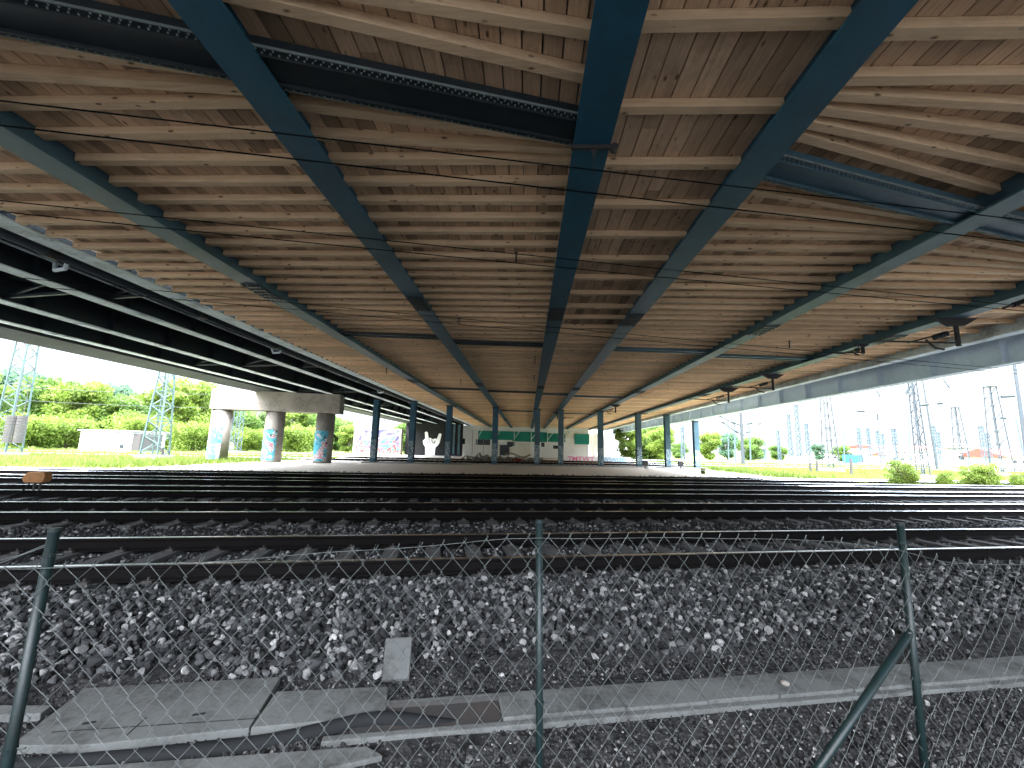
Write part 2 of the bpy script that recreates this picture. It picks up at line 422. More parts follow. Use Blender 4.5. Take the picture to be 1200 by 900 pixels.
# fine grit on the path side of the trough
n = 34000; V_ = rng.uniform(1.9, 4.1, n); U_ = rng.uniform(-4.2, 5.2, n)
q1 = at_z(583, 812, -.20); q2 = at_z(1200, 768, -.20); q3 = at_z(583, 841, -.20); qd = (q2-q1).normalized(); qn = Vector((-qd.y, qd.x, 0)); qw = abs((q3-q1).dot(qn))
gx = U.x*U_+V.x*V_-q1.x; gy_ = U.y*U_+V.y*V_-q1.y; ss = gx*qd.x+gy_*qd.y; ww = -(gx*qn.x+gy_*qn.y)
ok = ~((ss > -1.1) & (ww > -.03) & (ww < qw+.05)); U_, V_ = U_[ok], V_[ok]; n = len(U_)
o = scatter('grit', U_, V_, zprof(V_) + rng.uniform(-.004, .008, n), rng.uniform(.005, .017, n)*(1+(rng.random(n) > .97)*.9), 1, M['grit'])
tag(o, 'fine dark grit and small chippings beside the cable trough', 'gravel', kind='stuff')

# ---------------------------------------------------------------- tracks
def rail_section(c, z0):                    # polygon in (v, z)
    return [(c-.075, z0), (c+.075, z0), (c+.075, z0+.015), (c+.012, z0+.035), (c+.012, z0+.125), (c+.036, z0+.138), (c+.036, z0+.168), (c+.028, z0+.176), (c-.028, z0+.176), (c-.036, z0+.168), (c-.036, z0+.138), (c-.012, z0+.125), (c-.012, z0+.035), (c-.075, z0+.015)]
sl = MB()
sl.prism([(-1.3, -.13, -.12), (-1.3, .13, -.12), (-1.3, .11, .03), (-1.3, -.11, .03)], (2.6, 0, 0))
sleeper_me = sl.build('sleeper', M['sleeper'], bevel=.008); sleeper_data = sleeper_me.data
bpy.data.objects.remove(sleeper_me)
fs_ = MB()
for sv in (-1, 1):
    for q in (-1, 1):
        cx = sv*.75 + q*.105
        fs_.box((cx, 0, .045), (.07, .12, .03)); fs_.tube((cx, 0, .05), (cx, 0, .095), .016, 6)
def track(vc, label, u0_, u1_, nparts, group, z=0.0, fit=True):
    loc = uv(0, vc, z)
    T = thing('railway_track', label, 'railway track', loc, group)
    for s in (-.75, .75):
        mb = MB(); sec = rail_section(s, .03)
        p = [loc + U*u0_ + V*a + Vector((0,0,b)) for a, b in sec]; n = len(p)
        vs = p + [q + U*(u1_-u0_) for q in p]
        fs = []; mi = []
        for i in range(n):
            mb.add([vs[i], vs[(i+1) % n], vs[n+(i+1) % n], vs[n+i]], [(0,1,2,3)], 1 if i in (7, 8, 6) else 0)
        mb.build('rail', [M['railside'], M['railtop']], T)
    K = [k for k in range(int(u0_/SLEEP), int(u1_/SLEEP))]
    K.sort(key=lambda k: abs(k*SLEEP - 1.0 - vc*.15)); near, far = K[:nparts], K[nparts:]
    for k in near:
        o = bpy.data.objects.new('sleeper', sleeper_data); COL.objects.link(o); o.parent = T
        o.location = U*k*SLEEP + Vector((0, 0, random.uniform(-.006, .004))); o.rotation_euler = (0, 0, TA + math.pi/2 + random.uniform(-.012, .012))
    if far:
        mb = MB()
        for k in far: mb.box(loc + U*k*SLEEP + Vector((0,0,-.045)), (2.6, .24, .15), (V, U, Vector((0,0,1))))
        tag(mb.build('sleepers', M['sleeper'], T), kind='stuff')
    if fit:
        mb = MB()
        for k in near:
            for sv in (-1, 1):
                for q in (-1, 1):
                    c = loc + U*k*SLEEP + V*(sv*.75+q*.10) + Vector((0,0,.045))
                    mb.box(c, (.10, .07, .028), (U, V, Vector((0,0,1)))); mb.tube(c, c+Vector((0,0,.045)), .014, 5)
        tag(mb.build('rail_fasteners', M['iron'], T), kind='stuff')
    return T
ORD = ['nearest railway track directly behind the chain link fence', 'second railway track counted from the fence, between dark ballast beds',
       'third railway track counted from the fence, thin bright rails', 'fourth railway track counted from the fence under the timber deck', 'fifth railway track counted from the fence, beside the pale gravel strip']
for vc, lb in zip(TRACKS, ORD): track(vc, lb, -120, 160, 100, 'parallel railway tracks below the bridge', fit=vc < 12)
track(47.0, 'railway track just behind the row of steel columns', -120, 200, 60, 'parallel railway tracks below the bridge', -.04, False)
track(56.0, 'railway track in front of the white facade behind the columns', -120, 260, 60, 'parallel railway tracks below the bridge', -.04, False)
track(72.0, 'railway track across the sunny grass in front of the yard buildings', 30, 300, 60, 'parallel railway tracks below the bridge', -.04, False)

# ---------------------------------------------------------------- bridge with timber deck
ZB = HC + 4.1                               # underside of the blue girders
ZJ, ZP = ZB+.30, ZB+.425                     # underside of joists / boards
Y0, Y1 = -4.5, 88.0
BX = [-7.35, -3.22, .80, 3.22, 7.75, 12.5]
XL, XR = -10.7, 15.7
bridge = thing('road_bridge', 'wide bridge of blue steel girders with a light timber underside over the tracks', 'bridge', (0, 0, 0))
def ibeam(mb, x, y0, y1, zb, depth, fwid, tf=.035, tw=.03, top=True):
    mb.box((x, (y0+y1)/2, zb+tf/2), (fwid, y1-y0, tf)); mb.box((x, (y0+y1)/2, zb+depth/2), (tw, y1-y0, depth-2*tf-.002))
    if top: mb.box((x, (y0+y1)/2, zb+depth-tf/2), (fwid*.55, y1-y0, tf))
for i, x in enumerate(BX):
    mb = MB(); ibeam(mb, x, Y0, Y1, ZB, .56, .50 if i < 4 else .46)
    o = mb.build('girder', M['blue'] if 1 <= i <= 3 else M['bluegrey'], bridge)
    for ys in (12.2 + x*.20, 27.5 + x*.2, 43 + x*.2, 60 + x*.2):
        sp = MB(); sp.box((x, ys, ZB-.012), (.46, 1.15, .024))
        for k in range(5): sp.box((x, ys-.42+k*.21, ZB-.033), (.44, .075, .018))
        for k in range(6):
            for sx in (-.17, -.06, .06, .17): sp.tube((x+sx, ys-.52+k*.21, ZB-.024), (x+sx, ys-.52+k*.21, ZB-.055), .016, 6)
        sp.build('splice_plate', M['black'], o)
# bracket hung under the centre girder
mb = MB(); yb = 5.15
mb.box((.8, yb, ZB-.03), (.56, .05, .055)); mb.tube((.52, yb-.02, ZB-.045), (1.12, yb-.02, ZB-.045), .018, 8)
mb.tube((1.10, yb-.05, ZB-.05), (1.10, yb+.05, ZB-.05), .05, 10); mb.prism([(.78, yb, ZB-.04), (.88, yb, ZB-.04), (.83, yb+.0, ZB-.20)], (0, .01, 0)); mb.tube((.83, yb, ZB-.18), (.83, yb+.02, ZB-.42), .008, 6)
mb.build('bracket', M['iron'], bridge)

# skewed riveted cross girders
GIRD = []                                   # (bay left x, bay right x, yL, yR)
def cross(x0, x1, yl, yr, wid=.78, zc=ZB+.06, mat='black', rv=True):
    p0 = Vector((x0, yl, zc)); p1 = Vector((x1, yr, zc)); d_ = (p1-p0); L = d_.length; d_.normalize(); nrm = Vector((-d_.y, d_.x, 0))
    mb = MB(); c = (p0+p1)/2
    mb.box(c+Vector((0,0,.11)), (L, wid*.72, .18), (d_, nrm, Vector((0,0,1))))
    for s in (-1, 1):
        mb.box(c + nrm*s*wid*.43 + Vector((0,0,.006)), (L, wid*.16, .02), (d_, nrm, Vector((0,0,1))))
        mb.box(c + nrm*s*wid*.35 + Vector((0,0,-.02)), (L, .012, .03), (d_, nrm, Vector((0,0,1))))
    o = mb.build('cross_girder', M[mat], bridge)
    if rv:
        r = MB(); k = 0; q = .05
        while q < L-.03:
            for s in (-1, 1):
                for e in (.39, .47):
                    if random.random() < .93:
                        a = p0 + d_*(q + (.035 if e > .45 else 0)) + nrm*s*wid*e + Vector((0,0,-.004)); r.tube(a, a-Vector((0,0,.016)), .013, 5, .007)
            q += .085
        tag(r.build('rivets', M['rivet'], o), kind='stuff')
        e = MB()
        for s in (-1, 1): e.box(c + nrm*s*wid*.515 + Vector((0,0,.006)), (L, .012, .03), (d_, nrm, Vector((0,0,1))))
        e.build('edge_strip', M['rivet'], o)
def gy(px, py, z): p = at_z(px, py, z); return p
# the near one crosses the three left-hand bays, the right one the two right-hand bays
a = at_z(250, 62, ZB); b = at_z(672, 148, ZB); sl1 = (b.y-a.y)/(b.x-a.x)
near_line = lambda x: a.y + sl1*(x-a.x)
a2 = at_z(900, 200, ZB); b2 = at_z(1110, 252, ZB); sl2 = (b2.y-a2.y)/(b2.x-a2.x)
far_line = lambda x: a2.y + sl2*(x-a2.x)
allx = [XL] + BX + [XR]
girder_of_bay = {}
for bay in (0, 1, 2): girder_of_bay[bay] = near_line
for bay in (4, 5): girder_of_bay[bay] = far_line
for bay, fn in girder_of_bay.items():
    xa, xb = allx[bay]+.02, allx[bay+1]-.02
    cross(xa, xb, fn(xa)+(.13 if bay < 3 else 0), fn(xb)+(.13 if bay < 3 else 0), .52 if bay < 3 else .5, mat='black' if bay < 3 else 'bluegrey')
# narrow struts further along, following the same skew
for bay, y_ in ((1, 15.4), (2, 16.4), (4, 17.2), (5, 18.2), (2, 31), (1, 30), (4, 33), (3, 32), (2, 47), (4, 49)):
    xa, xb = allx[bay]+.03, allx[bay+1]-.03; mb = MB()
    p0 = Vector((xa, y_, ZB+.14)); p1 = Vector((xb, y_+(xb-xa)*.10, ZB+.14))
    for q in (-.16, .16): mb.bar(p0+Vector((0,q,0)), p1+Vector((0,q,0)), .10, .10)
    mb.build('cross_strut', M['black'] if bay < 3 else M['bluegrey'], bridge)

# joists
J = []
for bay in range(len(allx)-1):
    xa, xb = allx[bay]+.02, allx[bay+1]-.02
    y = Y0 + .3 + random.uniform(0, .2)
    if bay in girder_of_bay:
        fn = girder_of_bay[bay]; ga, gb = fn(xa), fn(xb); D = gb-ga; hw = .42 if bay < 3 else .38
        nf = max(2, int(round(D/.33)))
        L = [(ga-hw, gb-hw)]
        for k in range(nf): L.append((L[-1][0]-(.55-D/nf), L[-1][1]-.55))
        yy = L[-1][0]
        while yy > Y0: yy -= .56; L.append((yy, yy + random.uniform(-.02, .02)))
        R_ = [(ga+hw, gb+hw)]
        for k in range(nf): R_.append((R_[-1][0]+.55, R_[-1][1]+(.55-D/nf)))
        yy = R_[-1][0]
        while yy < Y1: yy += .55; R_.append((yy, yy + random.uniform(-.025, .025)))
        J += [(bay, xa, xb, p, q) for p, q in L+R_]
    else:
        yy = 1.05
        off = [2.55, 2.72, 3.75, 4.0, 4.95]
        yy = 5.0 - .1 - 1.1*10
        while yy < Y1:
            J.append((bay, xa, xb, yy, yy + random.uniform(-.02, .02)))
            if abs(yy-2.7) < .6 : J.append((bay, xa, xb, yy+.17, yy+.17))
            yy += 1.1 if yy < 14 else .55
def key(j):
    y = (j[3]+j[4])/2; x = (j[1]+j[2])/2
    if y < 2.2: return 50-y
    return y*1.0 + abs(x)*.25
J.sort(key=key)
rest = MB()
for i, (bay, xa, xb, ya, yb) in enumerate(J):
    wj = random.uniform(.125, .15); zo = random.uniform(-.012, .01)
    mb = rest if i >= 100 else MB()
    p = [(xa, ya-wj/2, ZJ+zo), (xb, yb-wj/2, ZJ+zo), (xb, yb+wj/2, ZJ+zo), (xa, ya+wj/2, ZJ+zo)]
    mb.prism(p, (0, 0, ZP-ZJ-zo-.002))
    if i < 100: mb.build('joist', M['joist'], bridge, bevel=.006)
tag(rest.build('joists', M['joist'], bridge), kind='stuff')
# planking
mb = MB()
for bay in range(len(allx)-1):
    xa, xb = allx[bay], allx[bay+1]; nb = int(round((xb-xa)/.235)); wdt = (xb-xa)/nb
    for k in range(nb):
        y = Y0 + random.uniform(-3, 0)
        while y < Y1:
            L = random.choice((3.3, 4.4, 4.4, 5.5)); y1_ = min(y+L, Y1)
            if y1_ > Y0: mb.box((xa+(k+.5)*wdt, (max(y, Y0)+y1_)/2, ZP+.025+random.uniform(0, .006)), (wdt-random.uniform(.012, .022), y1_-max(y, Y0)-.008, .045))
            y += L
mb.build('planking', M['board'], bridge)
mb = MB(); mb.box(((XL+18.6)/2, (Y0+Y1)/2, ZP+.35), (18.6-XL, Y1-Y0+.3, .5)); mb.build('deck_slab', M['slab'], bridge)
# right edge
mb = MB(); ibeam(mb, XR, Y0, Y1, ZB-.02, .58, .42); mb.build('girder', M['flange'], bridge)
mb = MB(); ibeam(mb, 17.7, Y0, Y1, HC+3.5, 1.08, .5, .045, .04)
y = Y0+1
while y < Y1: mb.box((17.55, y, HC+4.0), (.26, .02, .9)); y += 2.75
mb.build('edge_girder', M['edge'], bridge)
mb = MB(); mb.box((16.6, (Y0+Y1)/2, ZP+.04), (1.7, Y1-Y0, .06)); mb.build('soffit_panel', M['edge'], bridge)

# steel columns
cols = [(437,543,470), (481,545,474), (524,546,476), (579,547,478), (629,549,478), (657,549,480), (704,549,483), (749,549,486), (783,549.5,488), (817,550,489)]
VCOL = 41.6
for i, (px, yb, yt) in enumerate(cols):
    p = at_v(px, yb, VCOL); p.z = 0
    ztop = ZB-.02 if i not in (8, 9) else (ZB-.04 if i == 8 else HC+3.5)
    if i < 2: ztop = HC+4.38
    mb = MB(); w_ = .52
    for s in (-1, 1): mb.box((p.x, p.y+s*.27, ztop/2), (w_, .035, ztop))
    mb.box((p.x, p.y, ztop/2), (.035, .50, ztop-.004))
    c = mb.build('column', M['bluegrey'] if i > 3 else M['blue'], bridge)
    k = MB(); k.box((p.x, p.y, .04), (.85, .85, .12)); k.box((p.x, p.y, ztop-.05), (.66, .7, .08)); k.build('column_plate', M['iron'], c)
    gmb = MB(); gmb.box((p.x, p.y-.292, random.uniform(1.0, 1.3)), (w_-.02, .006, 1.7)); gmb.build('graffiti_panel', M['graf_col'], c)
    mb = MB(); mb.bar((p.x-2.2, p.y-2.2*.21, ztop+.02), (p.x+2.2, p.y+2.2*.21, ztop+.02), .3, .22) if False else None
# low plinth the columns stand on
mb = MB(); pa = at_v(425, 543, VCOL+.1); pb = at_v(826, 550, VCOL+.1); pa.z = pb.z = .03
mb.bar(pa, pb, 1.3, .12); tag(mb.build('kerb_strip', M['slab']), kind='structure')

# ---------------------------------------------------------------- old girder bridge at the left
ZL = HC+4.4
old = thing('girder_bridge', 'older dark steel girder bridge with pale flanges along the left edge', 'bridge', (-16, 0, 0))
for i, x in enumerate((-10.95, -13.9, -17.4, -20.4)):
    mb = MB(); mb.box((x, 40.5, ZL+.5), (.035, 95, .98)); 
    for k in range(34):
        for s in (-1, 1): mb.box((x+s*.13, Y0+1+k*2.8, ZL+.5), (.2, .02, .94))
    o = mb.build('girder', M['grime'], old)
    mb = MB(); mb.box((x, 40.5, ZL), (.5 if i else .56, 95, .035))
    for k in range(6): mb.box((x, 12.5+k*14+i*1.5, ZL-.03), (.36, 1.1, .02))
    mb.build('flange', M['flange'], o)
mb = MB(); mb.box((-16.6, 40.5, ZL+1.15), (11.6, 95, .3)); mb.build('deck_slab', M['grime'], old)
mb = MB(); mb.prism([(-21.9, Y0, ZL+.10), (-23.3, Y0, ZL-.12), (-23.3, Y0, ZL+1.5), (-21.9, Y0, ZL+1.5)], (0, 95, 0)); mb.build('edge_beam', M['soffit'], old)
for k in range(8):
    y = Y0+5+k*11.5
    for xa, xb in ((-10.95,-13.9), (-13.9,-17.4), (-17.4,-20.4)):
        mb = MB(); mb.bar((xa, y, ZL+.15), (xb, y+.6, ZL+.15), .09, .09); mb.bar((xa, y, ZL+.16), (xb, y+.6, ZL+.85), .07, .07); mb.bar((xa, y, ZL+.85), (xb, y+.6, ZL+.16), .07, .07)
        mb.build('cross_bracing', M['grime'], old)
    mb = MB(); mb.bar((-20.4, y, ZL+.75), (-22.2, y, ZL+.85), .12, .12); mb.build('edge_bracket', M['grime'], old)
# drain pipe slung between the two bridges
dp = thing('drain_pipe', 'black drain pipe with collars slung beside the old girders', 'pipe', (-11.9, 10, ZL))
mb = MB(); mb.tube((-11.75, Y0, ZL+.12), (-11.75, 86, ZL+.02), .14, 14); mb.build('pipe', M['grime'], dp, smooth=True)
for yy in (4.5, 9.2, 14.0, 18.6, 23.5, 28, 33, 38, 45, 52, 60, 70):
    mb = MB(); mb.tube((-11.75, yy-.16, ZL+.115), (-11.75, yy+.16, ZL+.115), .185, 14); mb.bar((-11.75, yy, ZL+.2), (-11.75, yy, ZL+.95), .05, .02)
    mb.build('collar', M['iron'], dp)
mb = MB(); mb.tube((-12.45, Y0, ZL+.16), (-12.45, 86, ZL+.08), .035, 8)
for yy in (9.2, 18.6, 33): mb.path([(-11.75, yy+.4, ZL+.1), (-11.9, yy+.5, ZL-.12), (-12.3, yy+.6, ZL-.12), (-12.45, yy+.7, ZL+.12)], .05, 8)
mb.build('conduit', M['flange'], dp)

# concrete pier of the old bridge
pl = at_v(245, 545, 39.5); pr = at_v(393, 545, 39.5); pl.z = pr.z = 0
pier = thing('bridge_pier', 'concrete pier with three round columns, graffiti and a heavy crossbeam', 'bridge pier', (pl+pr)/2)
dd_ = (pr-pl).normalized(); nn_ = Vector((-dd_.y, dd_.x, 0)); L_ = (pr-pl).length
mb = MB(); mb.box((pl+pr)/2 + Vector((0,0,HC+3.55)), (L_+.3, 1.7, 1.68), (dd_, nn_, Vector((0,0,1)))); mb.build('crossbeam', M['concrete'], pier, bevel=.05)
for px in (253, 317, 377):
    p = at_v(px, 545, 39.5); p.z = -.2
    mb = MB(); mb.tube(p, p+Vector((0,0,HC+2.9)), .76, 28)
    c = mb.build('column', M['concrete'], pier, smooth=False)
    g_ = MB(); n = 14; vs = []
    for zz in (.15, 2.75):
        for k in range(n+1):
            a_ = -math.pi*.5 - R(62) + R(118)*k/n + R(-8); vs.append(p + Vector((math.cos(a_)*.775, math.sin(a_)*.775, zz+.2)))
    g_.add(vs, [(k, k+1, n+2+k, n+1+k) for k in range(n)]); g_.build('graffiti_panel', M['graf_pier'], c, smooth=True)
    for q in c.data.polygons: q.use_smooth = len(q.vertices) == 4
for px in (262, 300, 335, 372):
    p = at_v(px, 463, 39.5); p.z = HC+4.385; mb = MB()
    mb.box(p, (.6, .6, .06)); mb.build('bearing', M['iron'], pier)

# graffiti wall pier far left
def wallbox(name, label, cat, px0, px1, dist, zb, zt, thick, mat, group=None, bev=0):
    a_ = at(px0, 530, dist); b_ = at(px1, 530, dist); a_.z = b_.z = zb
    o = thing(name, label, cat, (a_+b_)/2, group)
    d_ = (b_-a_).normalized(); n_ = Vector((-d_.y, d_.x, 0)); L = (b_-a_).length
    mb = MB(); mb.box((a_+b_)/2 + n_*thick/2 + Vector((0,0,(zt-zb)/2)), (L, thick, zt-zb), (d_, n_, Vector((0,0,1)))); mb.build('wall', mat, o, bevel=bev)
    return o, a_, d_, n_, L
def panel(o, a_, d_, n_, x0, x1, z0, z1, mat, name='panel', t=.05, out=.0):
    mb = MB(); c = a_ + d_*(x0+x1)/2 - n_*(t/2+.003+out); c.z = (z0+z1)/2
    mb.box(c, (x1-x0, t, z1-z0), (d_, n_, Vector((0,0,1)))); return mb.build(name, mat, o)
def zpx(px, py, dist): return at(px, py, dist).z
D1 = 78
o, a_, d_, n_, L = wallbox('graffiti_wall', 'wide concrete wall pier covered in blue, teal and pink graffiti', 'wall', 413, 469, D1, 0, zpx(440, 502, D1), 1.5, M['concrete'])
panel(o, a_, d_, n_, .8, L-.4, zpx(440, 516, D1), zpx(440, 503.5, D1), M['graf_up'], 'upper_graffiti')
panel(o, a_, d_, n_, .4, L-.2, .3, zpx(440, 516.5, D1), M['graf_low'], 'lower_graffiti')
# black wall with a painted hand
D2 = 80
o, a_, d_, n_, L = wallbox('mural_wall', 'black painted wall with a big white hand making the horns sign', 'wall', 474, 541, D2, 0, zpx(500, 488, D2), 1.0, M['blackwall'])
k = L/67.0
def hand(px, py): # picture units on the wall face
    q = a_ + d_*(px-474)*k - n_*.06; q.z = zpx(505, py, D2); return q
def shape(parent, pts, mat, name, off=0):
    mb = MB(); mb.prism([hand(*p) - n_*off for p in pts], n_*.03); return mb.build(name, mat, parent)
h = shape(o, [(498.5,533.5),(498,524),(495.5,520.5),(494.8,517),(496.5,515),(497.5,514),(496.6,506.8),(498.6,505.8),(500.2,507),(501.6,514),(503.4,512.8),(505.4,514.4),(507.5,514.5),(509.2,513.6),(511,514.6),(513.2,508.2),(515,507.4),(516.5,508.8),(515.6,514),(514.6,518.5),(513,521.5),(510,524.5),(509.5,533.5)], M['whitep'], 'painted_hand')
for pts in ([(499.6,518.3),(504.6,518.9),(504.4,519.6),(499.4,519)], [(504.8,517.0),(506.8,517.6),(508.2,519.6),(507.6,520),(506,518.3)], [(508.8,516),(509.8,516.6),(508.6,519.6),(508,519)], [(501.2,514.6),(502.2,514.6),(502.8,517.2),(502,517.2)], [(505,515),(506,515),(506,517),(505.2,517)]):
    shape(h, pts, M['blackwall'], 'painted_line', .012)
for px_ in (530, 536): panel(o, a_, d_, n_, (px_-474)*k, (px_-471.5)*k, .3, zpx(500, 497, D2), M['bluegrey'], 'pilaster', .15)
# white facade
D3 = 84
o, a_, d_, n_, L = wallbox('low_building', 'long white facade with dark openings and green netting under the bridge end', 'building', 541, 690, D3, 0, zpx(600, 500, D3), 4, M['white'])
k = L/149.0
P = lambda x0, x1, y0, y1, mt, nm, **kw: panel(o, a_, d_, n_, (x0-541)*k, (x1-541)*k, zpx(610, y1, D3), zpx(610, y0, D3), M[mt], nm, **kw)
for x0, x1, y0, y1 in ((541,544.5,515.5,522), (557,574,516,522.5), (585.5,600,522,534), (594,603,518,523), (614,619,522,534), (634,638,518,523), (648,656,521,525)): P(x0, x1, y0, y1, 'window', 'window')
for x0, x1, y0, y1 in ((597,606,524,534), (607,621.5,519,534.5), (662,676,504,512)): P(x0, x1, y0, y1, 'cream', 'cladding_panel', t=.09)
for x in (553, 566, 580, 583): P(x, x+.5, 505, 534, 'concrete', 'joint_strip', t=.02, out=.06)
for x0, x1, y0, y1 in ((560,600,506,516), (600,640,506,517.5), (640,662,507,517), (673,690,507,519)): P(x0, x1, y0, y1, 'teal', 'safety_net', t=.06, out=.5)
for x in (559, 580, 602, 622, 641, 660):
    mb = MB(); q = a_ + d_*(x-541)*k - n_*.9; mb.tube((q.x, q.y, .1), (q.x, q.y, HC+3.9), .06, 6); q2 = q - n_*2.5; mb.tube((q.x, q.y, zpx(610, 515, D3)), (q2.x+1.3, q2.y, zpx(610, 504, D3)), .05, 6); mb.build('scaffold_pole', M['whitem'], o)
# rail bridge end wall right of it
o, a_, d_, n_, L = wallbox('abutment', 'bright pale concrete bridge abutment beside the bushes at the far end', 'abutment', 690, 748, 88, 0, HC+4.3, 4, M['white'])
k = L/58.0
for x0, x1 in ((690,693), (696,700), (708,711), (716,718)):
    panel(o, a_, d_, n_, (x0-690)*k, (x1-690)*k, .2, HC+3.5, M['cream'], 'buttress', .25)
# low graffiti walls with lettering
def letters(parent, txt, p0, dvec, nvec, width, height, mat, name):
    cu_ = bpy.data.curves.new('t', 'FONT'); cu_.body = txt; cu_.extrude = .01; cu_.offset = .012; to = bpy.data.objects.new('t', cu_); COL.objects.link(to)
    dg = bpy.context.evaluated_depsgraph_get(); me = bpy.data.meshes.new_from_object(to.evaluated_get(dg)); bpy.data.objects.remove(to)
    co = np.array([v.co[:] for v in me.vertices]); mn = co.min(0); sz = co.max(0)-mn; off = parent_loc(parent)
    for v in me.vertices:
        a1 = (v.co.x-mn[0])/sz[0]*width; a2 = (v.co.y-mn[1])/sz[1]*height
        q = p0 + dvec*a1 + Vector((0,0,a2)) - nvec*(.02 + (v.co.z-mn[2])) - off; v.co = q
    me.materials.clear(); me.materials.append(mat); o = bpy.data.objects.new(name, me); COL.objects.link(o); o.parent = parent; return o
for px0, px1, dist, yt, yb, lb, tx, mt in ((662,702,62,534.5,544,'low white wall sprayed with tall pink letters','TMTWT','pinkp'), (704,739,60,535.5,544.5,'low white wall with rounded pale blue lettering','W5WLESS','bluep')):
    zt = zpx((px0+px1)/2, yt, dist); zb = zpx((px0+px1)/2, yb, dist)
    o, a_, d_, n_, L = wallbox('low_wall', lb, 'wall', px0, px1, dist, max(0, zb), zt, .3, M['white'])
    letters(o, tx, a_+d_*L*.08+Vector((0,0,(zt-max(0, zb))*.12)), d_, n_, L*.78, (zt-max(0, zb))*.78, M[mt], 'lettering')
# rubble and a bent strip near the columns
for px, py, lb, sc_ in ((603, 541, 'heap of grey rubble with reddish scraps between the steel columns', 1.6), (563, 541, 'low pile of pale rubble left of the rubble heap', .9)):
    p = at(px, py, 50); p.z = 0; T = thing('rubble_heap', lb, 'rubble', p)
    mb = MB()
    for q in range(70):
        rr = random.uniform(.08, .28); c = p + Vector((random.gauss(0, sc_), random.gauss(0, .5), abs(random.gauss(0, .35))))
        ax = (Vector((random.gauss(0,1), random.gauss(0,1), random.gauss(0,1))).normalized()); bx_ = ax.orthogonal().normalized(); mb.box(c, (rr, rr*1.5, rr*.8), (ax, bx_, ax.cross(bx_)))
    tag(mb.build('stones', M['concrete'], T), kind='stuff')
    if sc_ > 1:
        mb = MB(); mb.box(p+Vector((.3,-.7,.3)), (1.2,.3,.4)); mb.build('scrap', M['roofred'], T)
p = at(590, 534, 52); q = at(622, 533, 52); mb = MB(); mb.path([p+(q-p)*t+Vector((0,0,.25*math.sin(t*6.5))) for t in np.linspace(0, 1, 14)], .10, 6)
tag(mb.build('bent_pipe', M['concrete']), 'bent pale pipe lying over the rubble heap between the columns', 'pipe')

# ---------------------------------------------------------------- fence in the foreground
ZG = -.32
fp = []
for px, py, d_ in ((64, 622, 1.88), (632, 612, 2.2), (1055, 615, 2.52)): fp.append(at(px, py, d_))
fdir = (fp[2]-fp[0]); fdir.z = 0; fdir.normalize(); fn = Vector((-fdir.y, fdir.x, 0))
base = [at(px, py, d_) for px, py, d_ in ((8, 900, 1.84), (632, 900, 2.2), (1083.5, 900, 2.50))]
fence = thing('chain_link_fence', 'low chain link fence on thin green tube posts along the path edge', 'fence', (fp[1].x, fp[1].y, ZG))
for i in range(3):
    t_ = fp[i]; b_ = base[i]; dn = (b_-t_); b2_ = t_ + dn*((ZG-.1-t_.z)/dn.z)
    mb = MB(); mb.tube(b2_, t_, (.0195, .0175, .0185)[i], 16); o = mb.build('post', M['postgreen'], fence, smooth=False)
    for q in o.data.polygons: q.use_smooth = len(q.vertices) == 4
    mb = MB(); mb.tube(t_-dn.normalized()*-.005, t_+dn.normalized()*-.012, (.0225, .020, .0215)[i], 16); mb.build('cap', M['postgreen'], o)
    mb = MB()
    for f_ in (.06, .5, .86):
        c = t_ + (b2_-t_)*f_; mb.tube(c-Vector((0,0,.008)), c+Vector((0,0,.008)), .0225, 12); mb.tube(c, c+fdir*.05, .004, 5)
    mb.build('wire_clamp', M['postgreen'], o)
# brace on the right post
t_ = at(1064, 744, 2.49); e_ = at(962, 896, 2.36); e2 = t_ + (e_-t_)*((ZG-.05-t_.z)/(e_.z-t_.z))
mb = MB(); mb.tube(e2, t_, .021, 14); mb.tube(t_, t_+(t_-e2).normalized()*.03, .02, 12, .01); o = mb.build('brace', M['postgreen'], fence, smooth=False)
for q in o.data.polygons: q.use_smooth = len(q.vertices) == 4
# the diamond mesh hangs a little from the posts
F0 = fp[1].copy(); F0.z = 0
def top_z(s):                             # mesh top edge as it sags between the posts
    xs = [-4, -2.55, -2.2, -1.5, -.7, -.2, 0, .5, 1.2, 1.7, 2.05, 2.4, 4.5]
    zs = [1.06, 1.08, 1.07, 1.085, 1.13, 1.17, 1.175, 1.17, 1.16, 1.14, 1.10, 1.02, .93]
    return float(np.interp(s, xs, zs))
def fpt(s, z, o_=0): 
    wob = .012*math.sin(s*3.1+z*4)+.01*math.sin(s*7.7-z*3)
    return F0 + fdir*s + fn*(wob+o_-.03) + Vector((0,0,z))
mb = MB(); DX = .052; DZ = .066
s0, s1 = -3.6, 4.4; nW = int((s1-s0)/DX)
rowsN = 30
for i in range(nW):
    pts = []
    sc0 = s0 + i*DX; zt = top_z(sc0)
    nz = int((zt-ZG+.1)/DZ)
    for r_ in range(nz+1):
        # each wire zigzags between its own column and the next
        side = ((r_ + i) % 2)
        x_ = sc0 + (DX*1.06 if side else -DX*.06)
        z_ = zt - r_*DZ
        lean = 0
        o_ = .0035 if side else -.0035
        jx = .003*math.sin(i*1.7+r_*.9)
        pts.append(fpt(x_+lean+jx, z_, o_))
    if len(pts) > 2:
        a1 = pts[0]+Vector((0,0,.016))+fdir*.008
        mb.path([a1]+pts, .0017, 4)
mb.build('wire_mesh', M['wire'], fence)
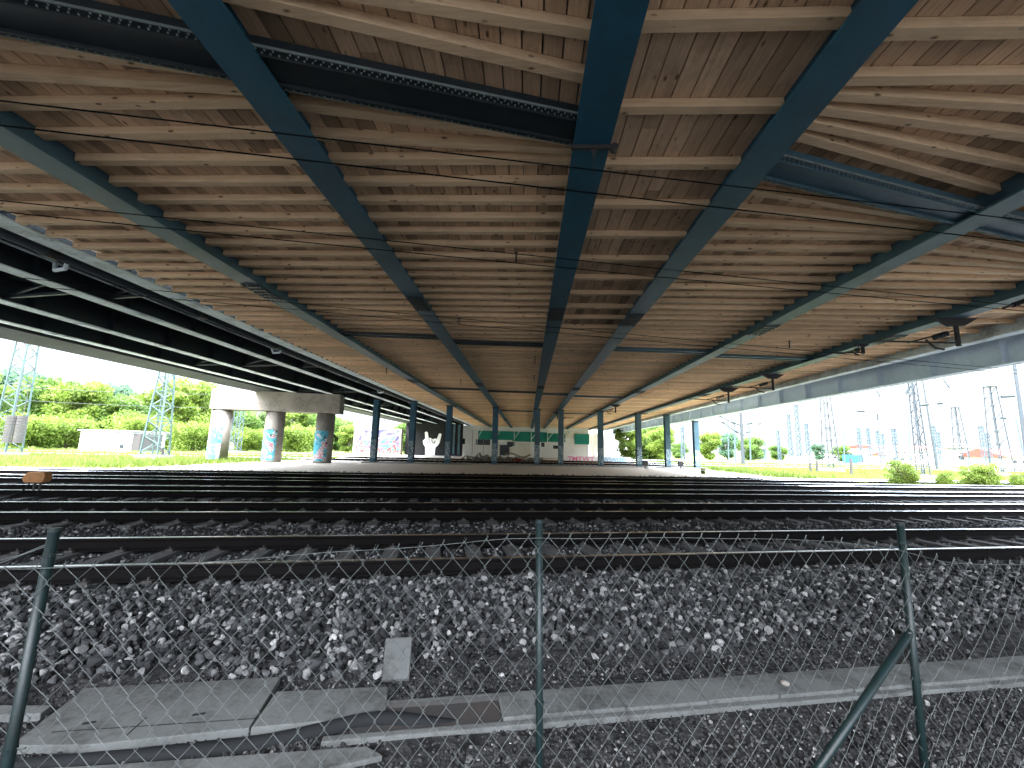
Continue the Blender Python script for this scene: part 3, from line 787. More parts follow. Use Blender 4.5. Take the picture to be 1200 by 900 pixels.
for zz, sag, mt, r_ in (('top', 0, 'wire', .0014), (.02, .05, 'darkwire', .0028), (-.22, .0, 'darkwire', .0022)):
    mb = MB(); pts = []
    for s in np.linspace(s0, s1, 90):
        z_ = top_z(s)-.01 if zz == 'top' else zz - sag*math.sin(s*1.1+.6)
        pts.append(fpt(s, z_, .006))
    mb.path(pts, r_, 5); mb.build('tension_wire', M[mt], fence)
mb = MB(); a_ = at(0, 657, 1.78); b_ = at(54, 638, 1.88); mb.path([a_ + (a_-b_)*1.5, a_, (a_+b_)/2+Vector((0,0,-.006)), b_], .002, 5); mb.path([a_ + (a_-b_)*1.5+Vector((0,0,.02)), a_+Vector((0,0,-.01)), b_+Vector((0,0,-.008))], .002, 5); mb.build('tension_wire', M['wire'], fence)

# ---------------------------------------------------------------- cable trough
TZ = -.20
def lid(parent, pts, th=.04, mat='trough', name='lid', tilt=None):
    mb = MB(); P_ = [at_z(px, py, TZ) for px, py in pts]; mb.prism([p-Vector((0,0,th)) for p in P_], (0,0,th)); return mb.build(name, M[mat], parent, bevel=.006)
tr = thing('cable_trough', 'concrete cable trough with grey lids running right from the open section', 'cable trough', at_z(640, 835, ZG))
vA, vB = None, None
p1 = at_z(583, 812, TZ); p2 = at_z(1200, 768, TZ); p3 = at_z(583, 841, TZ)
td = (p2-p1); td.z = 0; td.normalize(); tn = Vector((-td.y, td.x, 0)); TW = abs((p3-p1).dot(tn))
def tp(s, w_, z): q = p1 + td*s - tn*w_; q.z = z; return q
x_ = 0; lens = [.27, .62, .64, .6, .66, .63, .62, .64, .62, .6, .62]
for i, Ls in enumerate(lens):
    jo = random.uniform(-.008, .008); zz = TZ + random.uniform(-.004, .006)
    mb = MB(); mb.prism([tp(x_+.004, .025+jo, zz-.04), tp(x_+Ls-.004, .025+jo+random.uniform(-.004,.004), zz-.04), tp(x_+Ls-.004, TW+jo, zz-.04), tp(x_+.004, TW+jo, zz-.04)], (0,0,.04)); mb.build('lid', M['trough'], tr, bevel=.006); x_ += Ls
mb = MB()
for w0, w1 in ((-.045, .022), (TW+.004, TW+.06)):
    mb.prism([tp(-1.0 if w0 < 0 else -1.15, w0, ZG-.1), tp(x_, w0, ZG-.1), tp(x_, w1, ZG-.1), tp(-1.0 if w0 < 0 else -1.15, w1, ZG-.1)], (0, 0, TZ-.02-(ZG-.1)))
mb.prism([tp(-1.0, .022, ZG-.12), tp(0, .022, ZG-.12), tp(0, TW, ZG-.12), tp(-1.0, TW, ZG-.12)], (0,0,.03))
mb.build('channel', M['trough'], tr, bevel=.008)
mb = MB(); mb.prism([tp(-1.0, .024, -.242), tp(-.002, .024, -.242), tp(-.002, TW+.002, -.242), tp(-1.0, TW+.002, -.242)], (0,0,.004)); mb.prism([tp(-.99, .023, -.236), tp(-.004, .023, -.236), tp(-.004, .027, -.236), tp(-.99, .027, -.236)], (0,0,.026)); mb.build('shade_dirt_sheet', M['iron'], tr)  # dark sheets paint in the channel's inner shade; back wall also dirt
s_ = at_z(920, 803, TZ); mb = MB(); v_i, f_i = ico(2); mb.add([tuple(s_ + Vector((a*.035, b*.03, c*.02+.015))) for a, b, c in v_i], [tuple(q) for q in f_i])
tag(mb.build('stone', M['concrete'], smooth=True), 'single pale pebble lying on the trough lids', 'stone')
# the wide slabs at the left
sl_ = thing('cover_slab', 'large flat concrete cover slab behind the fence, lower left', 'concrete slab', at_z(180, 850, ZG))
lid(sl_, [(12, 874), (100, 806), (329, 793), (292, 853), (110, 872)], .05, name='slab')
for a_, b_ in (((97,848),(112,846)), ((225,838),(240,836))):
    q0 = at_z(*a_, TZ+.002); q1 = at_z(*b_, TZ+.002); mb = MB(); mb.bar(q0, q1, .018, .006); mb.build('lifting_slot', M['rubber'], sl_)
for pp in (((148,862),(172,840)), ((60,858),(300,842))):
    q0 = at_z(*pp[0], TZ+.001); q1 = at_z(*pp[1], TZ+.001); mb = MB(); mb.bar(q0, q1, .004, .004); mb.build('crack', M['rubber'], sl_)
sl2 = thing('cover_slab', 'smaller concrete cover slab right of the large one', 'concrete slab', at_z(375, 835, ZG))
lid(sl2, [(294, 852.5), (324, 810), (455, 804), (452, 830), (400, 843)], .05, name='slab')
tag(lid(None, [(-150, 842), (-60, 826), (62, 826), (48, 836)], .05, name='edge_slab'), 'short grey kerb slab at the far left behind the fence post', 'concrete slab')
tag(lid(None, [(-60, 905), (120, 896), (430, 874), (448, 884), (448, 886), (250, 930), (-60, 960)], .03, name='lower_slab'), 'lower concrete channel slab along the bottom left edge', 'concrete slab')
# black pipe from under the slab into the open channel
mb = MB(); pts = [at_z(px, py, TZ-.02) for px, py in ((-120, 905), (20, 893), (150, 883), (290, 870), (380, 852), (430, 842), (470, 842), (520, 843), (575, 834))]
for q, dz in zip(pts, (-.03, -.03, -.03, -.03, -.02, 0.0, 0.0, -.05, -.1)): q.z += dz
# smooth the path
P2 = []
for i in range(len(pts)-1):
    for t in (0, .33, .66): P2.append(pts[i].lerp(pts[i+1], t))
P2.append(pts[-1])
for _ in range(3): P2 = [P2[0]] + [(P2[i-1]+P2[i]*2+P2[i+1])/4 for i in range(1, len(P2)-1)] + [P2[-1]]
mb.path(P2, .045, 12); tag(mb.build('cable_duct', M['rubber'], smooth=True), 'thick black cable duct running under the slabs into the open trough', 'pipe')
# loose lid propped on the ballast
a_ = at_v(447, 797, 3.74); b_ = at_v(479, 795, 3.72); c_ = at_v(483, 746, 4.0); d_ = at_v(452, 748, 4.02)
nr = (b_-a_).cross(d_-a_).normalized(); mb = MB(); mb.prism([a_, b_, c_, d_], nr*-.05 if nr.z > 0 else nr*.05)
tag(mb.build('loose_lid', M['trough'], bevel=.006), 'loose concrete trough lid leaning upright against the ballast slope', 'concrete slab')
p = at_z(872, 893, ZG+.02); mb = MB(); mb.prism([p+Vector((-.012,0,-.01)), p+Vector((.004,.004,-.01)), p+Vector((.012,0,.012)), p+Vector((.002,.0,.004)), p+Vector((-.008,.002,.014))], (0,.004,.002))
tag(mb.build('litter', M['red']), 'tiny red scrap of litter on the grit', 'litter')

# ---------------------------------------------------------------- orange track box at left
p = at(39, 586, 11.6); p.z = 0
bx_ = thing('track_box', 'small orange brown trackside box on short legs beside the rails', 'trackside box', p)
mb = MB(); sc_ = 1.0
ax = (Vector((.96,.28,0)), Vector((-.28,.96,0)), Vector((0,0,1)))
pr_ = [(-.19,.40),(.19,.40),(.24,.48),(.24,.62),(.16,.68),(-.14,.68),(-.22,.60),(-.24,.48)]
mb.prism([p+ax[0]*a+Vector((0,0,b))-ax[1]*.14 for a, b in pr_], ax[1]*.28); mb.build('housing', M['yellow'], bx_, bevel=.02)
for s in (-.06, .10):
    mb = MB(); mb.tube(p+Vector((s,0,-.05)), p+Vector((s+.02,0,.42)), .025, 8); mb.build('leg', M['iron'], bx_)
mb = MB(); mb.path([p+Vector((-.02,-.1,.42)), p+Vector((-.1,-.2,.2)), p+Vector((-.3,-.3,.06)), p+Vector((-.9,-.35,.05)), p+Vector((-1.8,-.3,.04))], .018, 6); mb.build('cable', M['rubber'], bx_)

# ---------------------------------------------------------------- wires under the deck
def wire(pa, pb, va, vb, label, sag=.0, r=.009, group=None, mat='darkwire', name='overhead_wire', ext=.6):
    a_ = at_v(*pa, va); b_ = at_v(*pb, vb); dv = b_-a_
    a2_ = a_ - dv*ext; b2_ = b_ + dv*ext
    mb = MB(); mb.path([a2_.lerp(b2_, t)-Vector((0,0,sag*math.sin(math.pi*t))) for t in np.linspace(0, 1, 24)], r, 5)
    return tag(mb.build(name, M[mat]), label, 'overhead wire', group)
G = 'overhead wires crossing below the deck'
wire((0,118), (1200,258), 4.75, 4.75, 'upper wire of the nearest pair crossing the timber deck', group=G)
wire((0,147), (1200,284), 4.6, 4.6, 'lower wire of the nearest pair crossing the timber deck', group=G)
wire((0,235), (1180,357), 7.1, 7.1, 'upper wire of the middle pair under the deck, ending at the black insulator', group=G, ext=.15)
wire((0,247), (1180,362), 7.0, 7.0, 'lower wire of the middle pair under the deck', .04, group=G, ext=.15)
wire((200,342), (1000,416), 11.2, 11.2, 'upper wire of the far pair under the deck', group=G)
wire((200,350), (1000,421), 11.1, 11.1, 'lower wire of the far pair under the deck', group=G)
for (px, y0_, y1_, v) in ((605, 297, 307, 7.05), (538, 373, 380, 11.1), (453, 432, 438, 15), (925, 400, 408, 11.1), (627, 418, 426, 14.5), (626, 440, 447, 18), (540, 445, 451, 18)):
    a_ = at_v(px, y0_, v); b_ = at_v(px, y1_, v); mb = MB(); mb.tube(a_, b_, .018, 6)
    mb.tube(a_+Vector((0,0,.0)), a_+Vector((0,0,.02)), .03, 6); tag(mb.build('wire_hanger', M['iron']), {605:'short dropper clamp joining the middle wire pair left of the centre girder', 538:'small dropper clamp on the far wire pair in the left bay', 453:'short dropper rod above the leftmost steel columns', 925:'small dropper clamp right of the fourth blue girder', 627:'dropper rod beside the centre girder, upper of two', 626:'dropper rod beside the centre girder, lower of two', 540:'dropper rod far along the second bay from the left'}[px], 'wire clamp')
# hanging cantilever brackets
def bracket(x, y, s, label, flip=-1):
    T = thing('wire_bracket', label, 'wire support', (x, y, ZB), 'wire supports hanging from the girders')
    mb = MB(); mb.prism([(x-.75*s, y, ZB-.002), (x+.75*s, y, ZB-.002), (x+.25*s, y, ZB-.3*s), (x-.25*s, y, ZB-.3*s)], (0, .12, 0)); mb.build('gusset', M['iron'], T)
    mb = MB(); mb.tube((x, y+.06, ZB-.25*s), (x, y+.06, ZB-1.05*s), .06, 8); mb.build('post', M['iron'], T)
    mb = MB(); mb.tube((x, y, ZB-.95*s), (x+flip*2.6*s, y+.4, ZB-.78*s), .028, 6); mb.tube((x, y, ZB-.45*s), (x+flip*1.5*s, y+.3, ZB-.86*s), .025, 6)
    mb.path([(x+flip*1.2*s, y, ZB-.85*s), (x+flip*.9*s, y, ZB-1.15*s), (x+flip*.6*s, y, ZB-1.2*s)], .03, 6); mb.build('arm', M['iron'], T)
    i_ = MB()
    for q in range(6): i_.tube((x+flip*(.35+.09*q)*s, y+.05, ZB-(.58+.03*q)*s), (x+flip*(.39+.09*q)*s, y+.06, ZB-(.59+.03*q)*s), .085, 10)
    i_.build('insulator', M['insul'], T)
q = at_z(1085, 372, ZB); bracket(BX[5], q.y, .8, 'nearest wire bracket with insulator hanging from the outer right girder')
q = at_z(885, 438, ZB); bracket(BX[5], q.y, .8, 'second wire bracket along the outer right girder')
q = at_z(840, 454, ZB); bracket(BX[5], q.y, .9, 'third wire bracket along the outer right girder, above the columns')
q = at_z(962, 402, ZB); bracket(BX[5]-.3, q.y, .35, 'small wire clamp bracket between the first two brackets at right')
q = at_z(722, 474, ZB); bracket(BX[4], q.y, .7, 'wire bracket on the inner right girder close to the columns')
q = at_z(660, 484, ZB); bracket(BX[3], q.y-1, .7, 'small wire bracket beside the column nearest the centre', 1)
# black insulator at the right end of the middle pair
a_ = at_v(1176, 361, 7.1); b_ = at_v(1230, 343, 7.1); T = thing('insulator', 'long black insulator rod at the right end of the middle wires', 'insulator', a_)
mb = MB(); mb.path([a_, a_.lerp(b_, .3), b_, b_+(b_-a_)*2], .03, 8); mb.build('rod', M['iron'], T)
mb = MB(); mb.tube(a_.lerp(b_, .2), a_.lerp(b_, .9), .055, 10); mb.build('sleeve', M['rubber'], T)

# ---------------------------------------------------------------- masts
def lattice(name, label, base, H, wb, wt, mat, group=None, bays=None, leg=.07, thing_=None):
    base = Vector(base); T = thing(name, label, 'mast', base, group)
    bays = bays or max(8, int(H/.62)); mb = MB()
    cn = [(-1,-1), (1,-1), (1,1), (-1,1)]
    def P_(k, i): f_ = k/bays; w_ = (wb+(wt-wb)*f_)/2; return base + Vector((cn[i % 4][0]*w_, cn[i % 4][1]*w_*.8, H*f_))
    for i in range(4): mb.bar(P_(0, i), P_(bays, i), leg, leg)
    mb.build('legs', mat, T)
    l = MB()
    for k in range(bays):
        for i in range(4):
            l.bar(P_(k, i), P_(k+1, i+1) if (k+i) % 2 else P_(k+1, i), leg*.5, leg*.5) if (k+i) % 2 else l.bar(P_(k, i+1), P_(k+1, i), leg*.5, leg*.5)
            if k % 2: l.bar(P_(k, i), P_(k, i+1), leg*.5, leg*.5)
    l.build('lattice', mat, T)
    c = MB(); c.box(base+Vector((0,0,.1)), (wb+.4, wb+.4, .5)); c.build('footing', M['concrete'], T)
    c = MB(); c.box(base+Vector((0,0,H+.03)), (wt+.12, wt+.1, .08)); c.build('cap', mat, T)
    return T
def mast_px(px, pyb, pyt, dist, wpx_b, wpx_t, name, label, mat, group=None, leg=.07):
    b_ = at(px, pyb, dist); t_ = at(px, pyt, dist); H = t_.z - 0
    if dist > 70: wpx_b *= .72; wpx_t *= .72
    return lattice(name, label, (b_.x, b_.y, 0), H, wpx_b*dist/490, wpx_t*dist/490, M[mat], group, leg=leg)
GR = 'lattice masts in the sunny railway yard at right'
# left masts
T = mast_px(4, 541, 395, 34, 20, 14, 'lattice_mast', 'tall lattice mast at the left picture edge carrying dark counterweights', 'mastg', leg=.09)
p = at(18, 503, 33)
cw = thing('counterweight', 'pair of dark round tension weights hung beside the leftmost mast', 'counterweight', p)
for dx in (-.3, .42):
    mb = MB(); 
    for k in range(9): mb.tube(p+Vector((dx,0,-1.05+k*.235)), p+Vector((dx,0,-1.05+k*.235+.215)), .40 if dx < 0 else .30, 16)
    mb.tube(p+Vector((dx,0,-1.3)), p+Vector((dx,0,5)), .02, 5); mb.build('weight_stack', M['iron'], cw)
mast_px(180, 541, 424, 36, 21, 10, 'lattice_mast', 'tall green grey lattice mast between the white shed and the concrete pier', 'mastg', leg=.10)
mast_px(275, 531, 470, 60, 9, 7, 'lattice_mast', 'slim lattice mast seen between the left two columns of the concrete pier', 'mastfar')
# right masts: px, base y, top y, distance, wb, wt
RM = [(975, 554, 459, 44, 13, 7, 'tapered lattice mast standing by three short dark stakes', 'mast'),
      (1083, 562, 430, 33, 9, 5, 'narrow lattice mast behind the small round bush', 'mast'),
      (1129, 549, 478, 52, 11, 5, 'lattice mast with dark cap left of the tallest capped one', 'mast'),
      (1175, 553, 454, 42, 15, 8, 'tallest capped lattice mast near the right picture edge', 'mast'),
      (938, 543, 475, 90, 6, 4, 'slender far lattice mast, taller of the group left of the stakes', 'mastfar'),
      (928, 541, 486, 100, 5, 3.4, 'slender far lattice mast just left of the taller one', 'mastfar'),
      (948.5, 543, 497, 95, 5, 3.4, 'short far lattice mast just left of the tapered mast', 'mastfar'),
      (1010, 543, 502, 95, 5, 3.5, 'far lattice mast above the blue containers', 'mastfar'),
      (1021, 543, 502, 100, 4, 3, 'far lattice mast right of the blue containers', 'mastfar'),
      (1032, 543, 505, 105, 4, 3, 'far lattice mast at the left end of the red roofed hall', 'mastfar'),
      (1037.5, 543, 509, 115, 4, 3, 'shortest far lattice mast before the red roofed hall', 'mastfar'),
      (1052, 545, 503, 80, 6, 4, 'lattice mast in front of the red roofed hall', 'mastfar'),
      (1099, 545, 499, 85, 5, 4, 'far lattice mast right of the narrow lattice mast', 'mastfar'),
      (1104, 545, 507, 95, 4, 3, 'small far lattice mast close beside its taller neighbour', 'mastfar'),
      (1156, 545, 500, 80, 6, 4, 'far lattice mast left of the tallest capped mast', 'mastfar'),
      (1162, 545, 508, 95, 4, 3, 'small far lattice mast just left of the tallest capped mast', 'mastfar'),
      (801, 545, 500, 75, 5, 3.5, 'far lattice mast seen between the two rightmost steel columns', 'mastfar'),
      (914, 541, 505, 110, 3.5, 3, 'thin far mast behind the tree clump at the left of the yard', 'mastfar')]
for px, yb, yt, d_, wb, wt, lb, mt in RM: mast_px(px, yb, yt, d_, wb, wt, 'lattice_mast', lb, mt, GR, leg=.065 if d_ < 60 else .11)
# plain tube poles
def pole(px0, yb, px1, yt, dist, r, label, mat='mast', arms=0, zb=0.0):
    b_ = at(px0, yb, dist); b_.z = zb; t_ = at(px1, yt, dist); t_.x += 0
    T = thing('catenary_pole', label, 'pole', b_, 'tube poles carrying overhead wires in the yard')
    mb = MB(); mb.tube(b_, t_, r*1.2, 10, r*.7); mb.build('shaft', M[mat], T, smooth=False)
    s = dist/490
    for k in range(arms):
        z_ = t_.z - (1.2 + 1.3*k)
        for sd_ in (-1, 1):
            a_ = Vector((t_.x, t_.y, z_-1.3)); e_ = Vector((t_.x + sd_*(4.6 - k*1.3), t_.y+sd_*.6, z_+.6))
            am = MB(); am.tube(a_, e_, r*.3, 6); am.tube(Vector((t_.x, t_.y, z_+.3)), e_, r*.22, 5); am.tube(e_, e_+Vector((-sd_*2.6, 0, -.9)), r*.25, 5); am.build('arm', M[mat], T)
            ins = MB(); c = a_.lerp(e_, .22); ins.tube(c, a_.lerp(e_, .34), r*.8, 8); ins.build('insulator', M['insul'], T)
    return T
pole(1212, 590, 1184, 395, 26, .10, 'plain bare pole leaning in at the right picture edge')
pole(871, 546, 868, 480, 62, .22, 'stout tube pole with branching arms in front of the trees', arms=2)
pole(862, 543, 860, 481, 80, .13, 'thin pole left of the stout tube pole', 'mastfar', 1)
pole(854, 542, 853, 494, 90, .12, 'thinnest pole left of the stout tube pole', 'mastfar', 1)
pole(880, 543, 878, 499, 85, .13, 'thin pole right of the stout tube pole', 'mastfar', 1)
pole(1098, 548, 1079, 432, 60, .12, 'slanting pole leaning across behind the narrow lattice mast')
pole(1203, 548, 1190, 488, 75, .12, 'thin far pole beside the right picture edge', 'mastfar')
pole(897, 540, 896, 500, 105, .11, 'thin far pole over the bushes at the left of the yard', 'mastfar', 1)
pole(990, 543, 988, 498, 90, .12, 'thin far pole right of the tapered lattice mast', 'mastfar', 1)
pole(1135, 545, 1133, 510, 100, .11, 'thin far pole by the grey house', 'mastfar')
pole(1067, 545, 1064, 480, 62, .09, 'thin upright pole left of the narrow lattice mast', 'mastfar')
# yard wires with insulators
WL = [((880,478),(1200,465),60,60,'wire rising to the right above the tapered mast'),((940,450),(1330,476),45,50,'long wire sloping down from the deck edge to the tallest mast'),
      ((1065,442),(1330,452),40,45,'upper wire running right from the narrow mast'),((1109,450),(1330,425),40,45,'wire climbing to the upper right corner'),
      ((1010,459),(1300,468),50,45,'wire behind the two insulator rods'),((1100,475),(1330,470),48,50,'short level wire right of the slanting pole'),
      ((870,505),(1160,500),85,80,'low far wire strung over the yard masts'),((900,522),(1200,520),100,90,'lowest far wire over the hall roof'),
      ((1170,420),(1330,422),30,30,'wire at the upper right corner beside the bare pole'),((0,452),(250,462),50,60,'upper wire over the left trees'),((-60,425),(250,452),45,60,'top wire over the left trees under the old bridge'),((-60,463),(240,478),55,60,'lower wire before the left trees')]
for a_, b_, da, db, lb in WL:
    p, q = at(*a_, da), at(*b_, db); mb = MB(); mb.path([p.lerp(q, t)-Vector((0,0,.25*math.sin(math.pi*t))) for t in np.linspace(0, 1, 14)], .022 if min(da, db) < 70 else .035, 5)
    tag(mb.build('overhead_wire', M['mast']), lb, 'overhead wire', 'wires of the open yard')
IN = [((1027,457),(1032,466),46,'tilted insulator hanging above and left of the narrow mast'),((1105,444),(1113,455),42,'tilted insulator right of the narrow mast top'),
      ((1062,461),(1066,453),42,'steep insulator just left of the narrow mast'),((1004,482),(1013,482),50,'level insulator above the yard, leftmost'),
      ((1078,475),(1088,474),44,'level insulator on the slanting pole'),((1173,465),(1189,464),42,'long level insulator right of the tallest mast top'),
      ((1099,473),(1104,472.5),44,'short insulator on the small arm right of the slanting pole'),((1028,485),(1029,493),50,'small upright insulator over the yard'),
      ((1173,490),(1178,490),44,'short insulator halfway up the tallest mast'),((911,471),(920,471),50,'dark insulator just under the deck edge at right')]
for a_, b_, dd2, lb in IN:
    p, q = at(*a_, dd2), at(*b_, dd2); T = thing('insulator', lb, 'insulator', p, 'insulators hung on the yard wires'); dv = q-p
    mb = MB(); mb.tube(p, q, .045, 6); mb.build('core', M['insul'], T)
    mb = MB()
    for k in range(7):
        c = p+dv*(k+.5)/7; mb.tube(c-dv*.03, c+dv*.03, .13, 8)
    mb.build('sheds', M['insul'], T)
    mb = MB(); mb.path([p-dv*2.2, p-dv*.05], .02, 4); mb.path([q+dv*.05, q+dv*2.2], .02, 4); mb.build('wire', M['mast'], T)

# ---------------------------------------------------------------- yard buildings
def shed(name, label, cat, px0, px1, pyb, pyt, dist, wall, roof=None, roofh=.0, depth=10, win=0):
    a_ = at(px0, pyb, dist); b_ = at(px1, pyb, dist); zt = at((px0+px1)/2, pyt, dist).z; a_.z = b_.z = 0
    o = thing(name, label, cat, (a_+b_)/2); d_ = (b_-a_).normalized(); n_ = Vector((-d_.y, d_.x, 0)); L = (b_-a_).length
    mb = MB(); mb.box((a_+b_)/2+n_*depth/2+Vector((0,0,zt/2)), (L, depth, zt), (d_, n_, Vector((0,0,1)))); mb.build('wall', M[wall], o)
    if roof:
        mb = MB(); e = .5; z0 = zt+.002
        mb.prism([a_-d_*e-n_*e+Vector((0,0,z0)), a_-d_*e+n_*(depth+e)+Vector((0,0,z0)), a_-d_*e+n_*depth/2+Vector((0,0,z0+roofh))], d_*(L+2*e)); mb.build('roof', M[roof], o)
    for k in range(win):
        x_ = L*(k+.5)/win; panel(o, a_, d_, n_, x_-L*.16/win*1.4, x_+L*.16/win*1.4, zt*.45, zt*.78, M['window'], 'window')
    return o
shed('hall', 'long low white hall with red roof line behind the masts', 'building', 1030, 1112, 541, 526, 140, 'white', 'roofred', 1.2, 14, 9)
shed('hall', 'smaller white hall with red roof in front of the long one', 'building', 1044, 1100, 542, 535, 120, 'white', 'roofred', .9, 8, 6)
shed('hall', 'broad plain white hall at the right of the yard', 'building', 1118, 1184, 546, 531, 110, 'white', 'slab', .5, 12, 3)
shed('house', 'low house with orange red roof at the right picture edge', 'building', 1184, 1230, 545, 537, 100, 'cream', 'roofred', 2.2, 12, 4)
shed('house', 'grey house standing above the broad white hall', 'building', 1136, 1150, 543, 525, 150, 'slab', 'slab', 1.5, 10, 2)
shed('container', 'blue container left of the red roofed hall', 'container', 998, 1012, 541, 533, 110, 'bluebox', None, 0, 3)
shed('container', 'pale blue container right next to the blue one', 'container', 1013, 1024, 541, 534.5, 112, 'whitem', None, 0, 3)
shed('hall', 'low white hall behind the tapered lattice mast', 'building', 960, 998, 541, 533, 150, 'white', 'slab', .6, 8, 5)
shed('building', 'small blue grey building beyond the stout tube pole', 'building', 889, 899, 541, 526, 150, 'mastfar', 'slab', .5, 8, 2)
# white shed at left
d5 = 52
shed_o, a_, d_, n_, L = wallbox('trackside_shed', 'white painted trackside shed with a flat grey roof before the bushes', 'shed', 91, 152, d5, 0, zpx(120, 505, d5), 5.0, M['whitem'])
panel(shed_o, a_, d_, n_, L*.72, L*.74, .1, zpx(120, 506, d5), M['concrete'], 'corner_strip', .03)
panel(shed_o, a_, d_, n_, L*.76, L*.93, .35, zpx(120, 508, d5), M['white'], 'door', .05)
panel(shed_o, a_, d_, n_, L*.79, L*.88, .5, 1.0, M['window'], 'vent', .04, .05)
mb = MB(); c = a_+d_*L/2+n_*2.5; c.z = zpx(120, 505, d5)+.06; mb.box(c, (L+.5, 5.5, .16), (d_, n_, Vector((0,0,1)))); mb.build('roof', M['slab'], shed_o)
mb = MB(); c = a_+d_*(L+.45)+n_*1.8; c.z = zpx(120, 507, d5)/2; mb.box(c, (.9, 3.4, c.z*2), (d_, n_, Vector((0,0,1)))); mb.build('annex', M['iron'], shed_o)
# small stakes and track signals
for px, yb, yt, d_, lb in ((950.5,556,543,40,'short dark stake left of the tapered mast'), (958,555,540,40,'dark stake just left of the tapered mast'), (998,559,539,36,'tallest dark stake right of the tapered mast'), (191,541,526,36,'short stake right of the green grey mast')):
    b_ = at(px, yb, d_); t_ = at(px-1, yt, d_); b_.z = 0; mb = MB(); mb.bar(b_, t_, .16, .14); mb.prism([t_+Vector((-.08,-.07,0)), t_+Vector((.08,-.07,0)), t_+Vector((.08,.07,0)), t_+Vector((-.08,.07,0))], (0,0,.1))
    tag(mb.build('stake', M['iron']), lb, 'stake', 'dark stakes in the grass')
for px, py, lb in ((756, 547, 'small dark dwarf signal right of the column row'), (798, 549, 'small dark dwarf signal between the two rightmost columns')):
    p = at(px, py, 41); p.z = 0; T = thing('dwarf_signal', lb, 'signal', p); mb = MB(); mb.box(p+Vector((0,0,.55)), (.5,.3,.5)); mb.build('housing', M['iron'], T, bevel=.04)
    mb = MB(); mb.tube(p, p+Vector((0,0,.32)), .07, 8); mb.build('post', M['iron'], T); mb = MB(); mb.box(p+Vector((.6,0,.12)), (.7,.4,.22)); mb.build('base_box', M['whitem'], T)

# ---------------------------------------------------------------- trees
def leaf_cloud(clumps, nleaf, size, mat, name, parent):
    w_ = np.array([c[3]*c[4]*c[5] for c in clumps])**.75; w_ /= w_.sum(); idx = rng.choice(len(clumps), nleaf, p=w_)
    C_ = np.array([c[:3] for c in clumps])[idx]; S_ = np.array([c[3:6] for c in clumps])[idx]
    d_ = rng.normal(size=(nleaf, 3)); d_ /= np.linalg.norm(d_, axis=1)[:, None]
    rad = rng.uniform(.2, 1.45, nleaf)**.6
    P_ = C_ + d_*S_*rad[:, None]
    P_ = P_[P_[:, 2] > .05]; n = len(P_)
    a = rng.normal(size=(n, 3)); a /= np.linalg.norm(a, axis=1)[:, None]; b = rng.normal(size=(n, 3)); b -= a*(a*b).sum(1)[:, None]; b /= np.linalg.norm(b, axis=1)[:, None]
    s = (size*rng.uniform(.5, 1.4, n))[:, None]
    vs = np.stack([P_-a*s, P_-b*s*.45, P_+a*s, P_+b*s*.45], 1).reshape(-1, 3)
    return np_mesh(name, vs, np.arange(4*n).reshape(-1, 4), mat, parent=parent)
def tree_proto(h, wdt, mat, nleaf, leaf, trunk=True, low=0.12, nc=44):
    T = thing('tree', 'x', 'tree', (0,0,0)); clumps = []
    mb = MB(); mb.tube((0,0,-.3), (0,0,h*.45), h*.02+.05, 8, h*.012)
    for k in range(nc):
        a_ = random.uniform(0, 2*math.pi); f_ = random.random(); z_ = h*(low+(.93-low)*f_); rr = wdt/2*math.sin(math.pi*(.18+.72*(1-f_)))**.8*random.uniform(.3, 1.0)
        s = wdt*random.uniform(.08, .19); c = (rr*math.cos(a_), rr*math.sin(a_), z_, s, s, s*random.uniform(.6, .95)); clumps.append(c)
        mb.tube((0, 0, h*min(.42, f_*.4+.08)), (c[0], c[1], c[2]), h*.008+.01, 5, .01)
    mb.build('trunk' if trunk else 'stem', M['bark'], T)
    leaf_cloud(clumps, nleaf, leaf, mat, 'crown', T)
    return T
protos = [tree_proto(10, 9, M['leafA'], 15000, .26), tree_proto(9, 10, M['leafB'], 15000, .26), tree_proto(11, 8, M['leafC'], 13000, .26), tree_proto(5, 9, M['leafA'], 11000, .2, low=.05)]
used = set()
def put_tree(i, px, dist, ytop, label, group):
    p = at(px, 530, dist); H = at(px, ytop, dist).z; p.z = 0; h0 = (10, 9, 11, 5)[i]; sc_ = H/(h0*1.02)
    if i not in used:
        o = protos[i]; used.add(i); o.location = p; o.scale = (sc_,)*3; o.rotation_euler = (0,0,random.uniform(0, 6)); o['label'] = label
    else: o = dup(protos[i], p, label, random.uniform(0, 6), sc_)
    o['group'] = group; return o
GT = 'trees and bushes beyond the tracks at left'; GR2 = 'trees beyond the yard and bridge at right'
